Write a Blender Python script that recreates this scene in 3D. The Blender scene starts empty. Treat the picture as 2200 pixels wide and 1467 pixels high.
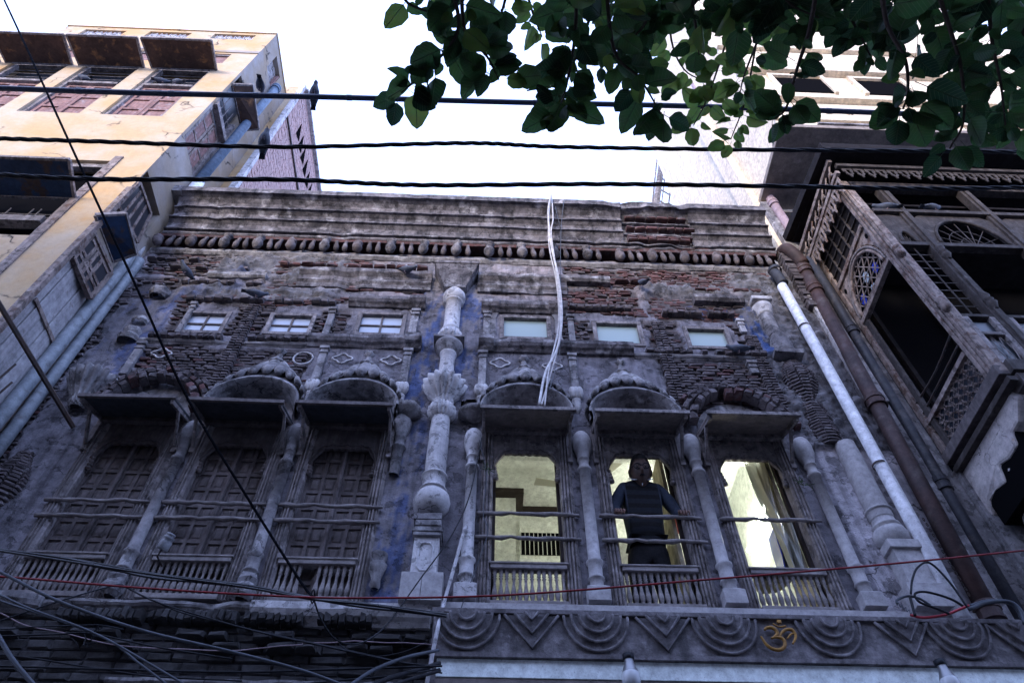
import bpy, math, random
from math import sin, cos, pi, radians, sqrt, exp, atan2
from mathutils import Vector, Matrix, noise
random.seed(7)
SC = bpy.context.scene
COL = SC.collection

# ---------------------------------------------------------------- camera
FPX, CAMH, CAMD = 1574.0, 1.6, 5.6          # focal length in pixels of the 2200 px wide frame
PITCH, YAW, ROLL = radians(53.06), radians(2.35), radians(-0.16)
_f = Vector((sin(YAW)*cos(PITCH), cos(YAW)*cos(PITCH), sin(PITCH)))
_r = Vector((cos(YAW), -sin(YAW), 0)); _u = _r.cross(_f)
_r, _u = _r*cos(ROLL)+_u*sin(ROLL), -_r*sin(ROLL)+_u*cos(ROLL)
CAM = Vector((0, -CAMD, CAMH))
cd = bpy.data.cameras.new('camera'); co = bpy.data.objects.new('camera', cd); COL.objects.link(co)
cd.sensor_width = 36; cd.lens = FPX/2200*36; cd.clip_start = 0.05; cd.clip_end = 500
co.matrix_world = Matrix(((_r.x, _u.x, -_f.x, CAM.x), (_r.y, _u.y, -_f.y, CAM.y), (_r.z, _u.z, -_f.z, CAM.z), (0, 0, 0, 1)))
SC.camera = co

def ray(x, y):
    return _r*((x-1100)/FPX) - _u*((y-733.5)/FPX) + _f
def atY(x, y, Y=0.0):
    d = ray(x, y); return CAM + d*((Y-CAM.y)/d.y)
def atX(x, y, X):
    d = ray(x, y); return CAM + d*((X-CAM.x)/d.x)
def atZ(x, y, Z):
    d = ray(x, y); return CAM + d*((Z-CAM.z)/d.z)
def atD(x, y, D):
    d = ray(x, y); return CAM + d*(D/d.length)
def pxsize(p, s):
    v = Vector(p)-CAM; k = v.dot(_f)
    return FPX*s/max(k, .1)

# ---------------------------------------------------------------- world, sun, exposure
W = bpy.data.worlds.new('World'); SC.world = W; W.use_nodes = True
nt = W.node_tree; bg = nt.nodes['Background']
sky = nt.nodes.new('ShaderNodeTexSky'); sky.sky_type = 'NISHITA'; sky.sun_disc = False
SUN_EL, SUN_AZ = 8.0, 205.0                # azimuth measured from +Y towards +X
sky.sun_elevation = radians(SUN_EL); sky.sun_rotation = radians(SUN_AZ)
sky.air_density = 1.0; sky.dust_density = 6.0; sky.ozone_density = 1.0; sky.altitude = 200
mxw = nt.nodes.new('ShaderNodeMix'); mxw.data_type = 'RGBA'
mxw.inputs[0].default_value = .9; mxw.inputs[7].default_value = (1.10, 1.46, 2.75, 1)   # even high cloud over the clear sky, cool white balance
nt.links.new(sky.outputs[0], mxw.inputs[6]); nt.links.new(mxw.outputs[2], bg.inputs[0])
bg.inputs[1].default_value = 0.15
sd = bpy.data.lights.new('sun', 'SUN'); sd.energy = 0.3; sd.angle = radians(12); sd.color = (1, .93, .82)
so = bpy.data.objects.new('sun', sd); COL.objects.link(so)
sdir = Vector((sin(radians(SUN_AZ))*cos(radians(SUN_EL)), cos(radians(SUN_AZ))*cos(radians(SUN_EL)), sin(radians(SUN_EL))))
so.rotation_euler = sdir.to_track_quat('Z', 'Y').to_euler(); so.location = (0, -20, 30)
SC.view_settings.view_transform = 'Standard'; SC.view_settings.look = 'None'
SC.view_settings.exposure = 3.15; SC.view_settings.gamma = 1.0
SC.cycles.max_bounces = 6; SC.cycles.diffuse_bounces = 4; SC.cycles.transparent_max_bounces = 8
SC.cycles.use_denoising = True

# ---------------------------------------------------------------- materials
MATS = {}
def mk(name, c1, c2=None, c3=None, scale=3.0, rough=.85, bump=.3, bscale=40.0, streak=0.0, island=0.0, attr=None,
       metal=0.0, spec=.3, grain=None, c3lo=.55, c3hi=.7, detail=8.0, trans=0.0, bdist=.01, crack=0.0, mott=.35, flake=0.0):
    """Weathered surface: c1/c2 mixed by broad noise, c3 in blotches, vertical streaks, fine bump. All in world position."""
    m = bpy.data.materials.new(name); m.use_nodes = True; n = m.node_tree.nodes; l = m.node_tree.links
    b = n['Principled BSDF']; b.inputs['Roughness'].default_value = rough; b.inputs['Metallic'].default_value = metal
    b.inputs['Specular IOR Level'].default_value = spec
    c2 = c2 or tuple(v*.75 for v in c1)
    geo = n.new('ShaderNodeNewGeometry'); pos = geo.outputs['Position']
    def nz(vec, sc, det=detail, ro=.6):
        t = n.new('ShaderNodeTexNoise'); t.inputs['Scale'].default_value = sc; t.inputs['Detail'].default_value = det
        t.inputs['Roughness'].default_value = ro; l.new(vec, t.inputs['Vector']); return t.outputs['Fac']
    def ramp(f, a, z, inv=False):
        t = n.new('ShaderNodeMapRange'); t.inputs[1].default_value = a; t.inputs[2].default_value = z
        if inv: t.inputs[3].default_value = 1; t.inputs[4].default_value = 0
        l.new(f, t.inputs[0]); return t.outputs[0]
    def mix(f, a, bb, mode='MIX'):
        t = n.new('ShaderNodeMix'); t.data_type = 'RGBA'; t.blend_type = mode
        if isinstance(f, float): t.inputs[0].default_value = f
        else: l.new(f, t.inputs[0])
        for s, v in ((6, a), (7, bb)):
            if isinstance(v, tuple): t.inputs[s].default_value = (*v, 1)
            else: l.new(v, t.inputs[s])
        return t.outputs[2]
    def mapp(s):
        t = n.new('ShaderNodeMapping'); t.inputs['Scale'].default_value = s; l.new(pos, t.inputs[0]); return t.outputs[0]
    col = mix(ramp(nz(pos, scale), .35, .65), c1, c2)
    if attr:
        a = n.new('ShaderNodeAttribute'); a.attribute_name = attr
        col = mix(1.0, a.outputs['Color'], mix(ramp(nz(pos, scale), .3, .7), c1, c2), 'MULTIPLY')
    if c3:
        col = mix(ramp(nz(mapp((1, 1, 1)), scale*1.7), c3lo, c3hi), col, c3)
    if grain:
        g = nz(mapp(grain), 1.0, 6.0); col = mix(ramp(g, .45, .75), col, tuple(v*.45 for v in c1))
    if streak:
        s = nz(mapp((9, 9, .55)), 1.0, 7.0); s2 = ramp(s, .5, .72)
        mm = n.new('ShaderNodeMath'); mm.operation = 'MULTIPLY'; l.new(s2, mm.inputs[0]); mm.inputs[1].default_value = streak
        col = mix(mm.outputs[0], col, (.02, .02, .024))
    if island:
        oi = n.new('ShaderNodeObjectInfo')
        ad = n.new('ShaderNodeMath'); ad.operation = 'ADD'; l.new(geo.outputs['Random Per Island'], ad.inputs[0]); l.new(oi.outputs['Random'], ad.inputs[1])
        fr = n.new('ShaderNodeMath'); fr.operation = 'FRACT'; l.new(ad.outputs[0], fr.inputs[0])
        mr = n.new('ShaderNodeMapRange'); mr.inputs[3].default_value = 1-island; mr.inputs[4].default_value = 1+island*.6
        l.new(fr.outputs[0], mr.inputs[0])
        vm = n.new('ShaderNodeVectorMath'); vm.operation = 'SCALE'; l.new(col, vm.inputs[0]); l.new(mr.outputs[0], vm.inputs['Scale'])
        col = vm.outputs[0]
    if mott:      # mid-scale mottling
        mm2 = n.new('ShaderNodeMapRange'); mm2.inputs[1].default_value = .3; mm2.inputs[2].default_value = .7; mm2.inputs[3].default_value = 1-mott; mm2.inputs[4].default_value = 1+mott*.7
        l.new(nz(pos, 13.0, 6.0, .7), mm2.inputs[0]); v2 = n.new('ShaderNodeVectorMath'); v2.operation = 'SCALE'; l.new(col, v2.inputs[0]); l.new(mm2.outputs[0], v2.inputs['Scale']); col = v2.outputs[0]
    if crack:
        nn = n.new('ShaderNodeTexNoise'); nn.inputs['Scale'].default_value = 5; nn.inputs['Detail'].default_value = 6; l.new(pos, nn.inputs['Vector'])
        va = n.new('ShaderNodeVectorMath'); va.operation = 'SCALE'; va.inputs['Scale'].default_value = .35; l.new(nn.outputs['Color'], va.inputs[0])
        vb = n.new('ShaderNodeVectorMath'); l.new(pos, vb.inputs[0]); l.new(va.outputs[0], vb.inputs[1])
        vo = n.new('ShaderNodeTexVoronoi'); vo.feature = 'DISTANCE_TO_EDGE'; vo.inputs['Scale'].default_value = crack; l.new(vb.outputs[0], vo.inputs['Vector'])
        cm = ramp(vo.outputs['Distance'], .0, .022, True); ck = n.new('ShaderNodeMath'); ck.operation = 'MULTIPLY'; l.new(cm, ck.inputs[0]); l.new(ramp(nz(pos, 1.9), .5, .6), ck.inputs[1])
        col = mix(ck.outputs[0], col, (.015, .013, .015))
    fk = None
    if flake:     # crisp-edged patches where the top coat has come away
        fk = ramp(nz(pos, flake, 12.0, .68), .555, .568); v3 = n.new('ShaderNodeVectorMath'); v3.operation = 'SCALE'; l.new(col, v3.inputs[0]); v3.inputs['Scale'].default_value = .55
        col = mix(fk, col, v3.outputs[0])
    # fine speckle of dirt
    sp = nz(pos, 60.0, 4.0); col = mix(ramp(sp, .58, .8), col, mix(.6, col, (.03, .028, .03)))
    l.new(col, b.inputs['Base Color'])
    if bump:
        bp = n.new('ShaderNodeBump'); bp.inputs['Strength'].default_value = bump; bp.inputs['Distance'].default_value = bdist
        h = nz(mapp(grain), 2.2, 6.0) if grain else nz(pos, bscale, 8.0, .65)
        if fk is not None:
            sb = n.new('ShaderNodeMath'); sb.operation = 'MULTIPLY_ADD'; l.new(fk, sb.inputs[0]); sb.inputs[1].default_value = -.7; l.new(h, sb.inputs[2]); h = sb.outputs[0]
        l.new(h, bp.inputs['Height']); l.new(bp.outputs[0], b.inputs['Normal'])
    rr = ramp(nz(pos, scale*4), .3, .7)
    mr2 = n.new('ShaderNodeMapRange'); mr2.inputs[3].default_value = max(rough-.12, 0); mr2.inputs[4].default_value = min(rough+.08, 1)
    l.new(rr, mr2.inputs[0]); l.new(mr2.outputs[0], b.inputs['Roughness'])
    MATS[name] = m; return m
def plain(name, c, rough=.5, emit=None, es=1.0, metal=0, alpha=None, trans=0):
    m = bpy.data.materials.new(name); m.use_nodes = True; b = m.node_tree.nodes['Principled BSDF']
    b.inputs['Base Color'].default_value = (*c, 1); b.inputs['Roughness'].default_value = rough; b.inputs['Metallic'].default_value = metal
    if emit: b.inputs['Emission Color'].default_value = (*emit, 1); b.inputs['Emission Strength'].default_value = es
    if alpha is not None: b.inputs['Alpha'].default_value = alpha
    if trans: b.inputs['Transmission Weight'].default_value = trans
    MATS[name] = m; return m

mk('skin_wall', (1.05, 1.05, 1.08), (.48, .48, .50), None, 2.6, .9, .8, 45, streak=.6, attr='paint', crack=2.2, mott=.4, flake=4.5)
mk('plaster', (.33, .315, .325), (.15, .14, .148), (.50, .49, .50), 3.0, .88, .6, 45, streak=.6, crack=3, flake=7)
mk('plaster_pale', (.64, .62, .63), (.50, .48, .49), (.34, .32, .33), 3, .8, .5, 35, streak=.35, crack=3, mott=.2, flake=8)
mk('plaster_new', (.44, .42, .425), (.37, .35, .355), None, 2, .7, .12, 60)
mk('cornice_stone', (.22, .20, .21), (.08, .072, .078), (.36, .345, .36), 2.6, .9, .8, 40, streak=1.0, c3lo=.54, c3hi=.66, crack=2.5, mott=.5, flake=5)
mk('brick', (.14, .064, .06), (.085, .05, .052), (.17, .15, .16), 6, .95, .7, 60, island=.45, c3lo=.5, c3hi=.72)
mk('brick_grey', (.14, .118, .122), (.075, .062, .066), (.22, .205, .215), 6, .95, .7, 60, island=.4)
mk('block', (.060, .058, .060), (.035, .033, .036), (.09, .088, .092), 3, .9, .8, 30, island=.3)
mk('wood_grey', (.31, .275, .27), (.16, .14, .14), (.44, .40, .40), 5, .85, .6, grain=(22, 22, 1.6), flake=11)
mk('wood_dark', (.17, .145, .145), (.09, .075, .074), None, 5, .85, .6, grain=(25, 25, 2))
mk('wood_rail', (.32, .29, .285), (.2, .175, .175), None, 9, .8, .6, grain=(2, 30, 30))
mk('wood_pale', (.36, .295, .265), (.20, .15, .135), (.12, .068, .05), 5, .8, .6, grain=(26, 26, 2.0), c3lo=.52, c3hi=.62, flake=11)
mk('board_white', (.46, .45, .46), (.36, .34, .35), (.20, .16, .15), 3, .75, .4, grain=(14, 14, .9), c3lo=.62, c3hi=.7)
mk('wood_oriel', (.075, .062, .058), (.035, .028, .027), (.11, .098, .095), 5, .85, .6, grain=(24, 24, 2.0))  # oriel front wood, darkened in colour for the shade under the eave
mk('wood_red', (.30, .17, .15), (.22, .12, .11), (.38, .32, .33), 5, .8, .5, grain=(20, 20, 2))
mk('soffit_board', (.055, .062, .075), (.038, .042, .05), None, 4, .8, .3, 30)
mk('soffit_tan', (.27, .235, .225), (.20, .175, .165), None, 4, .8, .3, 30)
mk('awning_brown', (.08, .045, .035), (.045, .027, .022), (.34, .17, .07), 3.2, .8, .3, 20, c3lo=.55, c3hi=.75)
mk('awning_blue', (.012, .035, .085), (.008, .022, .055), (.05, .03, .022), 2.2, .7, .3, 20, c3lo=.53, c3hi=.6)
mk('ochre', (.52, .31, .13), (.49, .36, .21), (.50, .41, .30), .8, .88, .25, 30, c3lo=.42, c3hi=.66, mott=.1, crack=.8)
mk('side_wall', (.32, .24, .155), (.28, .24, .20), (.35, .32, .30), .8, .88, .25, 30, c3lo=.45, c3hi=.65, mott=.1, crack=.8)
mk('brick_wall_far', (.50, .33, .30), (.44, .31, .29), None, 3, .9, .4, 30)
mk('pvc_blue', (.13, .19, .27), (.09, .14, .21), None, 6, .45, .1, 20)
mk('pipe_grey', (.30, .33, .36), (.22, .25, .28), (.16, .16, .17), 4, .5, .15, 20)
mk('pipe_white', (.86, .86, .88), (.78, .78, .81), None, 4, .35, .06, 20)
mk('pipe_rust', (.07, .038, .034), (.04, .026, .026), (.10, .08, .075), 3, .7, .35, 40)
mk('pipe_black', (.045, .047, .058), (.03, .03, .038), (.10, .09, .09), 3, .6, .3, 40)
mk('pipe_pink', (.36, .27, .29), (.30, .22, .24), None, 3, .6, .2, 40)
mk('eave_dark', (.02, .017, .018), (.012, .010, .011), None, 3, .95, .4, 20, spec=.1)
mk('concrete_soffit', (.30, .25, .21), (.17, .14, .125), (.32, .27, .24), 2.2, .9, .3, 20, c3lo=.6, c3hi=.66)
mk('white_wall', (.80, .68, .50), (.72, .61, .46), (.60, .50, .40), 1.5, .85, .2, 30, streak=.2)
mk('balcony_face', (.24, .22, .23), (.10, .09, .095), (.32, .30, .31), 5, .9, .9, 25, streak=.6, mott=.5)
mk('balcony_under', (.82, .88, .86), (.78, .84, .82), None, 1.5, .8, .1, 20)
mk('room_paint', (.76, .775, .73), (.71, .725, .69), None, 1, .7, .05, 20)
mk('room_brown', (.03, .02, .018), None, None, 3, .7, .1, 20)
mk('asphalt', (.09, .088, .085), (.07, .068, .066), None, 2, .9, .4, 60)
mk('gold', (.38, .20, .045), (.26, .13, .03), None, 12, .5, .25, 60, metal=.2)
mk('cable_black', (.014, .016, .022), (.01, .01, .014), None, 8, .55, .1, 30, spec=.2)
mk('cable_grey', (.05, .057, .072), (.07, .08, .10), None, 8, .5, .1, 30)
mk('cable_white', (.62, .60, .60), (.48, .45, .44), None, 8, .5, .1, 30)
mk('cable_red', (.28, .012, .018), (.20, .01, .015), None, 8, .5, .1, 30)
mk('porcelain', (.30, .31, .33), (.20, .20, .22), None, 8, .4, .1, 30)
mk('iron', (.05, .045, .045), (.08, .05, .04), None, 10, .7, .3, 50)
mk('opposite', (.16, .14, .125), (.12, .105, .095), None, 1, .9, .2, 20)
mk('bracket_plaster', (.58, .53, .50), (.44, .39, .38), (.50, .30, .16), 4, .85, .5, 30, c3lo=.62, c3hi=.7, crack=3)
mk('shutter_tan', (.60, .52, .36), (.5, .43, .3), None, 4, .8, .3, grain=(20, 20, 1.5))
mk('wire_matt', (.010, .011, .015), None, None, 8, .95, .1, 30, spec=.02)
plain('glass_mat', (.42, .47, .56), .25)
plain('glass_green', (.30, .38, .36), .3)
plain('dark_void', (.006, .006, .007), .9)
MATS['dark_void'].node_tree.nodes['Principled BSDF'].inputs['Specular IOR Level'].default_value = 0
plain('dark_glass', (.02, .025, .035), .3)
plain('blue_glass', (.02, .04, .30), .15)
plain('pale_glass', (.35, .42, .48), .2)
plain('tube_glow', (1, 1, 1), .4, (.93, 1.0, .88), 14)
plain('metal_white', (.6, .6, .58), .4)
plain('red_print', (.22, .008, .012), .6)
plain('bulb_white', (.62, .64, .66), .25)
plain('bulb_base', (.25, .25, .26), .4, metal=.6)

# ---------------------------------------------------------------- mesh builder
class MB:
    def __init__(s): s.v = []; s.f = []; s.c = None
    def add(s, vs, fs):
        o = len(s.v); s.v += [tuple(p) for p in vs]; s.f += [tuple(i+o for i in q) for q in fs]; return s
    def box(s, x0, x1, y0, y1, z0, z1, j=0.0):
        vs = [(x, y, z) for z in (z0, z1) for y in (y0, y1) for x in (x0, x1)]
        if j: vs = [tuple(a+random.uniform(-j, j) for a in p) for p in vs]
        return s.add(vs, [(0, 2, 3, 1), (4, 5, 7, 6), (0, 1, 5, 4), (2, 6, 7, 3), (0, 4, 6, 2), (1, 3, 7, 5)])
    def hexa(s, p):      # 8 points: bottom ring 0-3, top ring 4-7
        return s.add(p, [(3, 2, 1, 0), (4, 5, 6, 7), (0, 1, 5, 4), (1, 2, 6, 5), (2, 3, 7, 6), (3, 0, 4, 7)])
    def tube(s, pts, r, seg=8, caps=True, rf=None):
        pts = [Vector(p) for p in pts]; o = len(s.v); n = len(pts); up = Vector((0, 0, 1))
        t0 = (pts[1]-pts[0]).normalized()
        if abs(t0.dot(up)) > .95: up = Vector((1, 0, 0))
        a = t0.cross(up).normalized()
        for i, p in enumerate(pts):
            t = (pts[min(i+1, n-1)]-pts[max(i-1, 0)]).normalized()
            a = (a-t*a.dot(t)).normalized(); b = t.cross(a)
            rr = rf(i/(n-1)) if rf else r
            for k in range(seg):
                an = 2*pi*k/seg; s.v.append(tuple(p+a*(rr*cos(an))+b*(rr*sin(an))))
        for i in range(n-1):
            for k in range(seg):
                k2 = (k+1) % seg
                s.f.append((o+i*seg+k, o+i*seg+k2, o+(i+1)*seg+k2, o+(i+1)*seg+k))
        if caps:
            s.f.append(tuple(o+k for k in range(seg))[::-1]); s.f.append(tuple(o+(n-1)*seg+k for k in range(seg)))
        return s
    def lathe(s, prof, c, seg=16, a0=0.0, a1=2*pi, ax=None, flute=0, fl=0.0):
        """prof [(r, h)] about the axis at c (default vertical)."""
        c = Vector(c); o = len(s.v); full = abs(a1-a0-2*pi) < 1e-4; m = seg if full else seg+1
        q = Vector(ax).normalized().to_track_quat('Z', 'Y') if ax else None
        for r, h in prof:
            for k in range(m):
                an = a0+(a1-a0)*k/seg
                rr = r*(1+fl*(abs(cos(an*flute/2))-.6)) if flute else r
                p = Vector((rr*cos(an), rr*sin(an), h))
                if q: p = q @ p
                s.v.append(tuple(c+p))
        for i in range(len(prof)-1):
            for k in range(seg):
                k2 = (k+1) % m
                s.f.append((o+i*m+k, o+i*m+k2, o+(i+1)*m+k2, o+(i+1)*m+k))
        return s
    def sweepx(s, prof, x0, x1, n=1, amp=0.0, f=3.0, chip=0.0):
        """closed (y,z) profile swept along x, roughened by noise."""
        o = len(s.v); m = len(prof)
        for i in range(n+1):
            x = x0+(x1-x0)*i/n
            for y, z in prof:
                if amp:
                    w = noise.noise_vector(Vector((x*f, y*f*2, z*f*2)))
                    ch = max(0.0, noise.noise(Vector((x*2.3+9, z*1.5, 3.3)))-.28)*chip
                    y2 = y+w.y*amp+ch*(1 if y < -.02 else 0); z2 = z+w.z*amp
                else: y2, z2 = y, z
                s.v.append((x, y2, z2))
        for i in range(n):
            for k in range(m):
                k2 = (k+1) % m
                s.f.append((o+i*m+k, o+i*m+k2, o+(i+1)*m+k2, o+(i+1)*m+k))
        s.f.append(tuple(o+k for k in range(m))[::-1]); s.f.append(tuple(o+n*m+k for k in range(m))); return s
    def prism(s, pts2, fn, d0, d1):
        """polygon in 2D, fn(a, b, d) -> 3D, extruded from d0 to d1."""
        m = len(pts2); vs = [fn(a, b, d0) for a, b in pts2]+[fn(a, b, d1) for a, b in pts2]
        return s.add(vs, [tuple(range(m))[::-1], tuple(range(m, 2*m))]+[(i, (i+1) % m, m+(i+1) % m, m+i) for i in range(m)])
    def strip(s, A, B, fn, d0, d1, closed=False):
        """band between polylines A and B (2D), given thickness d0..d1."""
        n = len(A); o = len(s.v)
        for d in (d0, d1):
            for P in (A, B):
                s.v += [tuple(fn(a, b, d)) for a, b in P]
        r = range(n if closed else n-1)
        def q(a, b): s.f.extend((o+a*n+i, o+a*n+(i+1) % n, o+b*n+(i+1) % n, o+b*n+i) for i in r)
        q(0, 1); q(3, 2); q(2, 0); q(1, 3)
        if not closed:
            for i in (0, n-1): s.f.append((o+i, o+n+i, o+3*n+i, o+2*n+i))
        return s
    def rough(s, amp, f=8.0):
        for i, p in enumerate(s.v):
            w = noise.noise_vector(Vector(p)*f); s.v[i] = (p[0]+w.x*amp, p[1]+w.y*amp, p[2]+w.z*amp)
        return s
    def mesh(s, name, mat, smooth=False):
        me = bpy.data.meshes.new(name); me.from_pydata(s.v, [], s.f); me.update()
        me.materials.append(MATS[mat] if isinstance(mat, str) else mat)
        if smooth: me.polygons.foreach_set('use_smooth', [True]*len(me.polygons))
        return me
    def build(s, name, mat, parent=None, smooth=False, bevel=0.0, **k):
        return obj(name, s.mesh(name, mat, smooth), parent, bevel=bevel, **k)

def WM(o):
    return (WM(o.parent) @ o.matrix_parent_inverse if o.parent else Matrix()) @ o.matrix_basis
def obj(name, me, parent=None, label=None, cat=None, group=None, kind=None, bevel=0.0, loc=None, mw=None, local=False):
    o = bpy.data.objects.new(name, me); COL.objects.link(o)
    if parent:
        o.parent = parent; o.matrix_parent_inverse = Matrix() if local else WM(parent).inverted()
    if mw is not None: o.matrix_basis = mw
    if loc is not None: o.location = loc
    if bevel:
        bv = o.modifiers.new('bevel', 'BEVEL'); bv.width = bevel; bv.segments = 2; bv.limit_method = 'ANGLE'; bv.angle_limit = radians(50)
    tag(o, label, cat, group, kind); return o
def tag(o, label=None, cat=None, group=None, kind=None):
    if label: o['label'] = label
    if cat: o['category'] = cat
    if group: o['group'] = group
    if kind: o['kind'] = kind
    return o
def thing(name, label, cat, group=None, loc=(0, 0, 0), rot=(0, 0, 0)):
    o = bpy.data.objects.new(name, None); COL.objects.link(o); o.location = loc; o.rotation_euler = rot; o.empty_display_size = .2
    return tag(o, label, cat, group)
XZ = lambda Y: (lambda a, b, d: (a, Y+d, b))      # 2D (x,z), d along y
def N(x, z, f=1.0, s=0.0): return noise.noise(Vector((x*f, s*7.3, z*f)))
def FB(x, z, f=1.0, s=0.0): return noise.fractal(Vector((x*f, s*7.3, z*f)), .8, 2.1, 5)
def spline(pts, n=10):
    """Catmull-Rom through the points."""
    P = [Vector(p) for p in pts]; P = [P[0]*2-P[1]]+P+[P[-1]*2-P[-2]]; out = []
    for i in range(1, len(P)-2):
        for k in range(n):
            t = k/n; a, b, c, d = P[i-1:i+3]
            out.append(.5*((2*b)+(c-a)*t+(2*a-5*b+4*c-d)*t*t+(3*b-a-3*c+d)*t**3))
    out.append(P[-2]); return out

# setting
o = MB().box(-40, 40, -40, 40, -.3, 0).build('ground', 'asphalt', kind='structure')
# ================================================================ the old townhouse (facade plane y = 0)
TH = thing('townhouse', 'weathered brick and plaster house with six arched windows and a crumbling ornamented front', 'house', loc=(-.4, 0, 0))
CL = [-3.72, -2.62, -1.515]; CR = [.375, 1.56, 2.73]; CW = CL+CR
BX = [-4.29, -3.17, -2.07, -.97, -.14, .97, 2.15, 3.30]        # bay boundaries
MZ = [(-4.0, -3.42, 9.0, 9.48), (-2.92, -2.32, 9.02, 9.49), (-1.79, -1.15, 9.06, 9.575), (.07, .74, 9.07, 9.595), (1.285, 1.935, 9.0, 9.53), (2.48, 3.08, 8.99, 9.465)]

# ---- exposed brick areas: x0, x1, z0, z1, brick length, height, keep chance, kind
BRK = [(-4.2, -1.87, 9.66, 10.0, .20, .052, .95, 'r'), (-4.2, -3.95, 8.95, 9.7, .15, .046, .9, 'g'), (-3.45, -2.88, 8.95, 9.68, .15, .046, .95, 'g'),
       (-2.36, -1.83, 8.95, 9.68, .15, .046, .92, 'g'), (-4.3, -2.15, 8.02, 8.78, .155, .05, .92, 'g'), (-3.2, -.95, 10.02, 10.42, .2, .056, .85, 'r'),
       (-5.0, -3.6, 10.3, 10.95, .18, .05, .85, 'g'), (-3.6, -1.8, 10.36, 10.92, .19, .05, .8, 'r'), (.95, 4.3, 10.36, 10.95, .18, .05, .88, 'r'),
       (.9, 2.05, 9.66, 10.36, .19, .056, .95, 'r'), (.76, 1.3, 8.95, 9.62, .13, .046, .9, 'g'), (1.92, 2.5, 8.95, 9.62, .13, .046, .8, 'g'),
       (3.06, 3.35, 8.95, 9.62, .13, .046, .85, 'g'), (2.05, 3.35, 9.6, 10.32, .15, .06, .8, 'f'), (1.98, 3.42, 7.62, 8.8, .16, .05, .96, 'g'), (2.7, 4.2, 9.9, 10.3, .19, .05, .55, 'g'),
       (-5.16, -4.84, 5.3, 9.95, .16, .055, .95, 'g'), (3.42, 4.2, 7.25, 8.85, .13, .042, .35, 'g'), (-5.0, -4.3, 9.7, 10.3, .16, .05, .45, 'g')]
def inbrick(x, z):
    for (a, b, c, d, l, h, k, t) in BRK:
        if a < x < b and c < z < d:
            e = min(x-a, b-x, (z-c)*1.2, (d-z)*1.2)
            if e > .06+.11*FB(x, z, 2.2, 1): return True
    return False
RUB = [(-4.0, -3.1, 10.3, 10.9), (-2.95, -2.05, 10.2, 11.0), (-4.2, -2.2, 9.75, 10.1), (2.1, 3.3, 10.2, 10.5), (3.4, 4.35, 8.4, 10.9), (3.45, 4.3, 7.2, 8.4)]
BLUE = [(-1.0, -.68, 7.7, 10.1, .62), (-.46, -.12, 7.7, 10.1, .62), (-1.0, -.72, 5.3, 7.5, .62), (-4.75, -4.22, 8.2, 9.9, .5), (3.28, 3.55, 8.9, 9.95, .8), (2.7, 3.3, 9.72, 9.98, .6), (-3.9, -3.5, 9.85, 10.5, .3), (-4.1, -3.7, 9.85, 10.1, .3)]
HOLES = [(c-.40, c+.40, 5.22, 7.46) for c in CW]+[(a+.03, b-.03, c+.03, d-.03) for a, b, c, d in MZ]

def skin(x0, x1, z0, z1, st):
    nx = int((x1-x0)/st); nz = int((z1-z0)/st); vs = []; cs = []
    for k in range(nz+1):
        z = z0+(z1-z0)*k/nz
        for i in range(nx+1):
            x = x0+(x1-x0)*i/nx
            n1 = FB(x, z, 1.3, 2); n2 = FB(x, z, 6, 3)
            br = inbrick(x, z); rub = 0.0
            for a, b, c, d in RUB:
                e = min(x-a, b-x, z-c, d-z)
                if e > -.1: rub = max(rub, min(1, (e+.1)/.2+n2*.4))
            bl = 0.0
            for a, b, c, d, s in BLUE:
                e = min(x-a, b-x, (z-c), (d-z))
                if e > -.08: bl = max(bl, s*min(1, (e+.08)/.1)*max(0, min(1, .30+2.4*FB(x, z*.45, 3.2, 5)+2.0*FB(x, z*.25, 17, 6))))
            if z < 5.15 and x < -.45:
                y = .006+.006*n2; c = (.035, .032, .036)
            elif br:
                y = .012+.010*n2; v = .13+.05*n1; c = (v*1.05, v*.9, v*.92)
            else:
                peel = FB(x, z, 2.7, 8)
                y = -.016+.004*n2+(.012 if peel > .3 else 0); v = .27+.09*n1-(.06 if peel > .3 else 0); c = (v*1.0, v*.94, v*1.02)
                if z > 10.0 and FB(x, z, 2, 11) > .1: c = (.34, .30, .31)
            if rub > 0: y -= rub*(.03+.07*abs(n2)+.03*n1); v = .19+.1*n2; c = tuple(c[q]*(1-rub)+(v, v*.97, v*1.02)[q]*rub for q in range(3))
            if bl > 0: c = tuple(c[q]*(1-bl)+(.018, .085, .30)[q]*bl for q in range(3))
            if 3.5 < x and z < 7.25 and not br:
                y = -.02+.003*n2; c = (.62, .58, .60)
            vs.append((x, y, z)); cs.append((*c, 1))
    fs = []
    for k in range(nz):
        for i in range(nx):
            x = x0+(x1-x0)*(i+.5)/nx; z = z0+(z1-z0)*(k+.5)/nz
            if any(a < x < b and c < z < d for a, b, c, d in HOLES): continue
            if (x+.26)**2+((z-7.83)*1.0)**2 < .085**2*(1+.5*N(x, z, 9)): continue
            a = k*(nx+1)+i; fs.append((a, a+1, a+nx+2, a+nx+1))
    me = bpy.data.meshes.new('wall'); me.from_pydata(vs, [], fs); me.update()
    at = me.color_attributes.new('paint', 'FLOAT_COLOR', 'POINT'); at.data.foreach_set('color', [q for c in cs for q in c])
    me.polygons.foreach_set('use_smooth', [True]*len(me.polygons)); me.materials.append(MATS['skin_wall'])
    return me
obj('wall', skin(-5.18, 4.36, 3.2, 11.1, .028), TH)
core = MB()
core.box(-5.1, 4.35, .12, 7, 0, 5.12); core.box(-5.1, 4.35, .12, 7, 8.35, 11.6); core.box(-5.1, -.35, .12, 7, 5.12, 8.35); core.box(3.42, 4.35, .12, 7, 5.12, 8.35)
core.build('core', 'dark_void', TH)

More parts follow.
